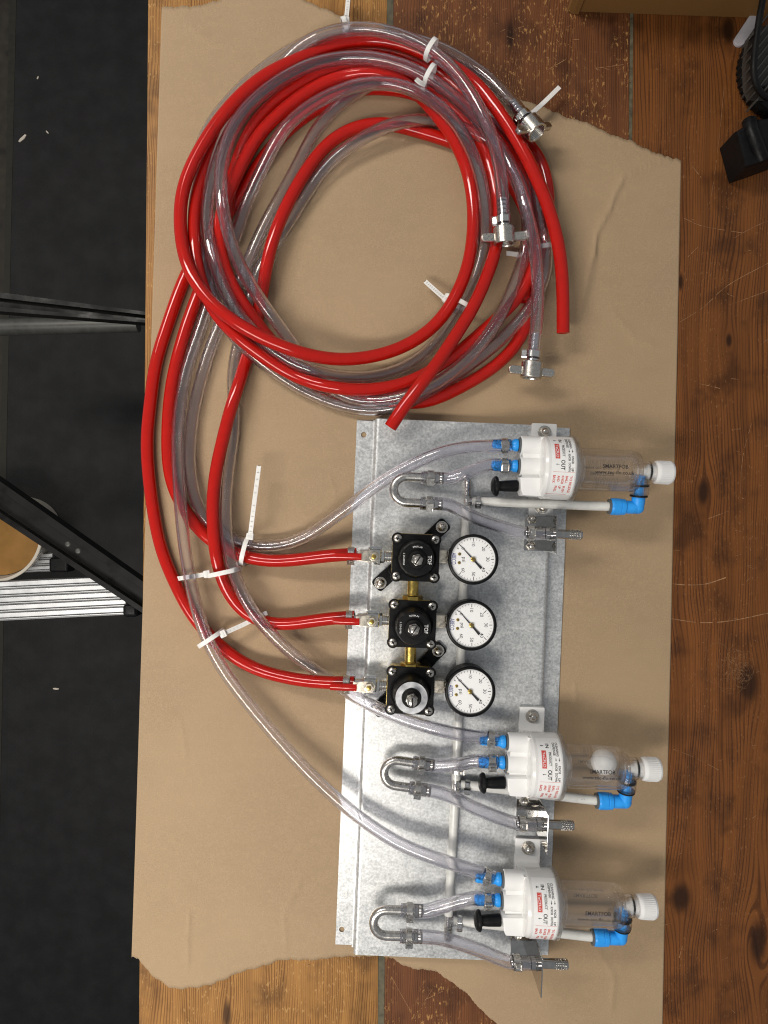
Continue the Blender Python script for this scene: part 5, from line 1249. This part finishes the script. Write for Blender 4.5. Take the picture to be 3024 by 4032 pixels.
# ------------------------------------------------------------------ shut-off valves
def valve(px, py, label):
    p = W(px, py, 40)
    t = thing('shutoff_valve', label, 'valve', (p.x, p.y, 13.4), ROLL, 'shutoff valves with red levers')
    Z = 17.0
    bm = BM()
    m = AX((0, 0, Z), (1, 0, 0))
    lathe(bm, [(-6, 7.4), (-5, 8.2), (6, 8.2), (7, 6.5), (9.5, 6.5)], m, 8)
    pr = [(9, 5.2)]
    for k in range(6): pr += [(9.4 + k * 1.5, 4.9), (10.0 + k * 1.5, 5.5), (10.6 + k * 1.5, 4.9)]
    lathe(bm, pr + [(19, 5.0)], m, 24)
    lathe(bm, [(-24, 3.0), (-23.8, 4.2), (-20, 4.2), (-19.6, 3.8), (-14, 4.2), (-13.6, 5.6), (-6, 6.4)], m, 24)
    lathe(bm, [(Z + 4, 5.4), (Z + 10, 5.4), (Z + 10, 0)], I4(), 20)
    box(bm, (1, 8.0, Z), (12, 3, 9), .6)
    obj('body', bm, M['chrome'], t)
    clamp_ring(t, Vector((-21.5, 0.6, Z - .5)), Vector((1, 0, 0)), 6.8, 6.2, .9, 'satin')
    bm = BM(); prism(bm, [(-15, -4.2), (-3, -5.4), (3, -5.0), (5.4, -2), (5.4, 2), (3, 5.0), (-3, 5.4), (-15, 4.2)], Z + 9.6, Z + 11.2, None, .3)
    box(bm, (-22, -.6, Z + 10.4), (20, 5.0, 1.3), .3)
    lv = obj('lever', bm, M['plateb'], t)
    bm = BM()
    sweep(bm, [(-11.4, -.8, Z + 10.4), (-12, -.8, Z + 10.4), (-24, -.9, Z + 10.2), (-35, -1.0, Z + 9.4), (-35.8, -1.0, Z + 9.3)], 3.5, 18, sx=1.0, sy=.62)
    obj('grip', bm, M['red'], lv)
    bm = BM(); prism(bm, hexagon(4.4), Z + 11.2, Z + 14, RZ(.2), .4)
    nu = obj('nut', bm, M['plateb'], t)
    bm = BM(); lathe(bm, [(Z + 14, 2.3), (Z + 15, 2.2), (Z + 15.2, 1.6), (Z + 15.2, 0)], I4(), 16)
    obj('stud', bm, M['brass'], nu)
valve(1472, 2191, 'uppermost shutoff valve with red sleeved lever, on the regulator with bracket arms')
valve(1464, 2446, 'middle shutoff valve with red sleeved lever, on the regulator between two brass pipes')
valve(1453, 2705, 'lowest shutoff valve with red sleeved lever, on the regulator with the silver ring')

# ------------------------------------------------------------------ beside the bench: step ladder and tub
LZ = -330.0
lad = thing('step_ladder', 'black framed step ladder with ribbed aluminium treads beside the bench', 'ladder', tuple(W(300, 2300, FZ)), 0)
lo = Vector(lad.location) * 1000
def L(px, py, z): return W(px, py, z) - lo
def beam(a0, a1, b0, b1, name, mat, lip=0.24, h=26):
    """channel rail: a = upper edge (start, end), b = lower edge; seen from above"""
    bm = BM()
    for f0, f1, dz in ((0, lip, -.2), (lip, 1 - lip * .75, -h * .55), (1 - lip * .75, 1, 0.0)):
        q = [a0.lerp(b0, f0), a1.lerp(b1, f0), a1.lerp(b1, f1), a0.lerp(b0, f1)]
        v = [bm.verts.new(k + Vector((0, 0, dz))) for k in q]
        fc = bm.faces.new(v)
        r = bmesh.ops.extrude_face_region(bm, geom=[fc])
        bmesh.ops.translate(bm, vec=(0, 0, -h), verts=[k for k in r['geom'] if isinstance(k, bmesh.types.BMVert)])
    return obj(name, bm, M[mat], lad, angle=20)
ra = beam(L(-260, 1713, LZ), L(600, 2317, LZ), L(-260, 1872, LZ), L(600, 2440, LZ), 'side_rail', 'rail')
for px, py in ((268, 2143), (309, 2170)):
    bm = BM(); q = L(px, py, LZ - 15.4); lathe(bm, [(0, 4.6), (1, 4.6), (2.2, 3), (2.6, 0)], T(*q), 18)
    obj('rivet', bm, M['finm'], ra)
beam(L(-200, 1124, -420), L(640, 1236, -420), L(-200, 1210, -420), L(640, 1275, -420), 'side_rail', 'rail', .3, 22)
def tread(c, z, n, name='tread'):
    """ribbed tread: c = four corners tl, tr, br, bl in picture places"""
    tl, tr, br, bl = [L(x, y, z) for x, y in c]
    bm = BM()
    prism(bm, [(q.x, q.y) for q in (tl, tr, br, bl)], tl.z - 24, tl.z)
    b_ = obj(name, bm, M['alud'], lad, flat=True)
    for k in range(n):
        for g0, g1 in ((.02, .60), (.70, .80),):
            f0 = (k + g0) / n; f1 = (k + g1) / n
            bm = BM()
            q = [tl.lerp(bl, f0), tr.lerp(br, f0), tr.lerp(br, f1), tl.lerp(bl, f1)]
            prism(bm, [(v.x, v.y) for v in q], tl.z + .05, tl.z + 4, None, 1.0)
            obj('rib', bm, M['alu'], b_, flat=True)
    return b_
tread([(-120, 2297), (499, 2268), (499, 2420), (-120, 2450)], -400, 5)
tread([(20, 2191), (209, 2178), (209, 2249), (20, 2257)], -815, 3)
for px, py, w, hh, z in ((528, 2398, 58, 52, -398), (246, 2222, 76, 58, -811)):
    bm = BM(); q = L(px, py, z); f = .25 * (HC - z) / HC
    box(bm, (q.x, q.y, q.z), (w * f, hh * f, 40), 6, None, 3)
    obj('end_cap', bm, M['black'], lad)
bm = BM(); a, b = L(-60, 1290, -560), L(545, 1275, -560)
sweep(bm, [a, a.lerp(b, .5), b], 15, 18)
obj('cross_bar', bm, M['finm'], lad)

tz = -762.0
tc_ = W(-22, 2103, tz); tubo = thing('tub', 'cream plastic tub of ochre liquid under the black ladder rail', 'tub', (tc_.x, tc_.y, FZ), 0)
bm = BM(); hgt = tz - FZ
lathe(bm, [(0, 0), (0, 74), (3, 78), (hgt - 14, 92), (hgt - 12, 97), (hgt - 1, 99), (hgt, 98), (hgt, 93), (hgt - 8, 91), (8, 66), (8, 0)], I4(), 64)
obj('wall', bm, M['tub'], tubo)
bm = BM(); lathe(bm, [(hgt - 25, 0), (hgt - 24, 86.6), (hgt - 23.6, 0)], I4(), 48)
obj('contents', bm, M['ochre'], tubo)

# ------------------------------------------------------------------ top right: cardboard box, work light, plastic strip
bx = W(2243, 46, 0)
cb = thing('cardboard_box', 'brown cardboard box with a scuffed corner at the top edge of the bench', 'box', (bx.x, bx.y, 0.3), -0.035)
def wall(pts, z0, z1, name):
    bm = BM(); prism(bm, pts, z0, z1); return obj(name, bm, M['card'], cb, flat=True)
wall([(2, 0), (196, 0), (196, 3.4), (2, 3.4)], .2, 110, 'side_panel')
wall([(-.4, .3), (2.2, .3), (3.0, 150), (-.4, 150)], .2, 110, 'side_panel')
wall([(193, 3.6), (196, 3.6), (196, 150), (193, 150)], .2, 110, 'side_panel')
wall([(2.4, 147), (192.8, 147), (192.8, 150), (2.4, 150)], .2, 110, 'side_panel')
wall([(3.2, 3.6), (192.6, 3.6), (192.6, 146.6), (3.2, 146.6)], .3, 3.2, 'base_panel')
wall([(0, .2), (195, .2), (195, 74.6), (0, 74.6)], 110.3, 113.4, 'flap'); wall([(0, 75), (195, 75), (195, 150), (0, 150)], 110.3, 113.4, 'flap')
bm = BM(); prism(bm, [(-1.6, -.4), (3.4, -2.6), (8.4, -3.0), (9.5, -.2), (5.5, .1), (2.0, .05), (-.6, 3.5), (-2.2, 4)], 0.4, 22, None, .5)
obj('torn_corner', bm, M['card'], cb, flat=True)

lp = W(3085, 300, 0)
lt = thing('work_light', 'black portable work light with grey cooling fins and thick black cable', 'work light', (lp.x, lp.y, .2), 0)
bm = BM(); lathe(bm, [(0, 0), (0, 44), (2, 47.5), (9, 48), (14, 46), (16, 40), (16, 0)], I4(), 48)
for k in range(48):
    a = 2 * PI * k / 48; box(bm, (47.6 * math.cos(a), 47.6 * math.sin(a), 6), (1.6, 2.6, 8), 0.3, None)
obj('base', bm, M['matt'], lt)
def lw(px, py, z): q = W(px, py, z); return Vector((q.x - lp.x, q.y - lp.y, z))
q = [lw(2984, 96, 40), lw(2972, 200, 40), lw(2976, 300, 40), lw(2992, 336, 40), lw(3060, 340, 40), lw(3100, 90, 40)]
bm = BM(); prism(bm, [(v.x, v.y) for v in q], 16, 38, None, 2.5)
hs = obj('heat_sink', bm, M['finm'], lt)
for k in range(8):
    bm = BM(); y = 72 + k * 40
    a, b = lw(2958, y + 70, 44), lw(3060, y - 60, 44)
    if k > 5: a = lw(2976, y + 48, 44)
    d = (b - a); an = math.atan2(d.y, d.x); c = (a + b) / 2
    box(bm, (0, 0, 0), (d.length, 1.5, 20), .3, T(c.x, c.y, 36) @ RZ(an))
    obj('fin', bm, M['finm'], hs)
bm = BM(); sweep(bm, catmull([lw(3012, -60, 62), lw(3003, 0, 62), lw(2986, 95, 62), lw(2972, 200, 61), lw(2968, 285, 60), lw(2982, 345, 54), lw(3020, 385, 46), lw(3070, 390, 38)], 6), 2.9, 16)
obj('cable', bm, M['matt'], lt)
q = [lw(2912, 500, 40), lw(2960, 470, 40), lw(3004, 449, 40), lw(3100, 440, 40), lw(3110, 590, 40), lw(3024, 622, 40), lw(2951, 646, 40)]
bm = BM(); prism(bm, [(v.x, v.y) for v in q], 0.5, 34, None, 4)
sweep(bm, [lw(2950, 478, 30), lw(2958, 520, 34), lw(2985, 590, 34), lw(3000, 628, 31)], 6.5, 18)
obj('clamp', bm, M['black'], lt)
sa, sb = W(2912, 160, 2.5), W(3010, 12, 2.5)
st = thing('plastic_strip', 'translucent grey plastic strip with rounded end, beside the black work light', 'strip', (sa.x, sa.y, .3), 0)
d = sb - sa; bm = BM(); m = T(0, 0, 0) @ RZ(math.atan2(d.y, d.x))
prism(bm, [(0 + 5.4 * math.cos(a), 5.4 * math.sin(a)) for a in [PI / 2 + PI * i / 12 for i in range(13)]] + [(d.length + 25, -5.4), (d.length + 25, 5.4)], 0, 3.0, m, .7)
obj('strip', bm, M['frost'], st)
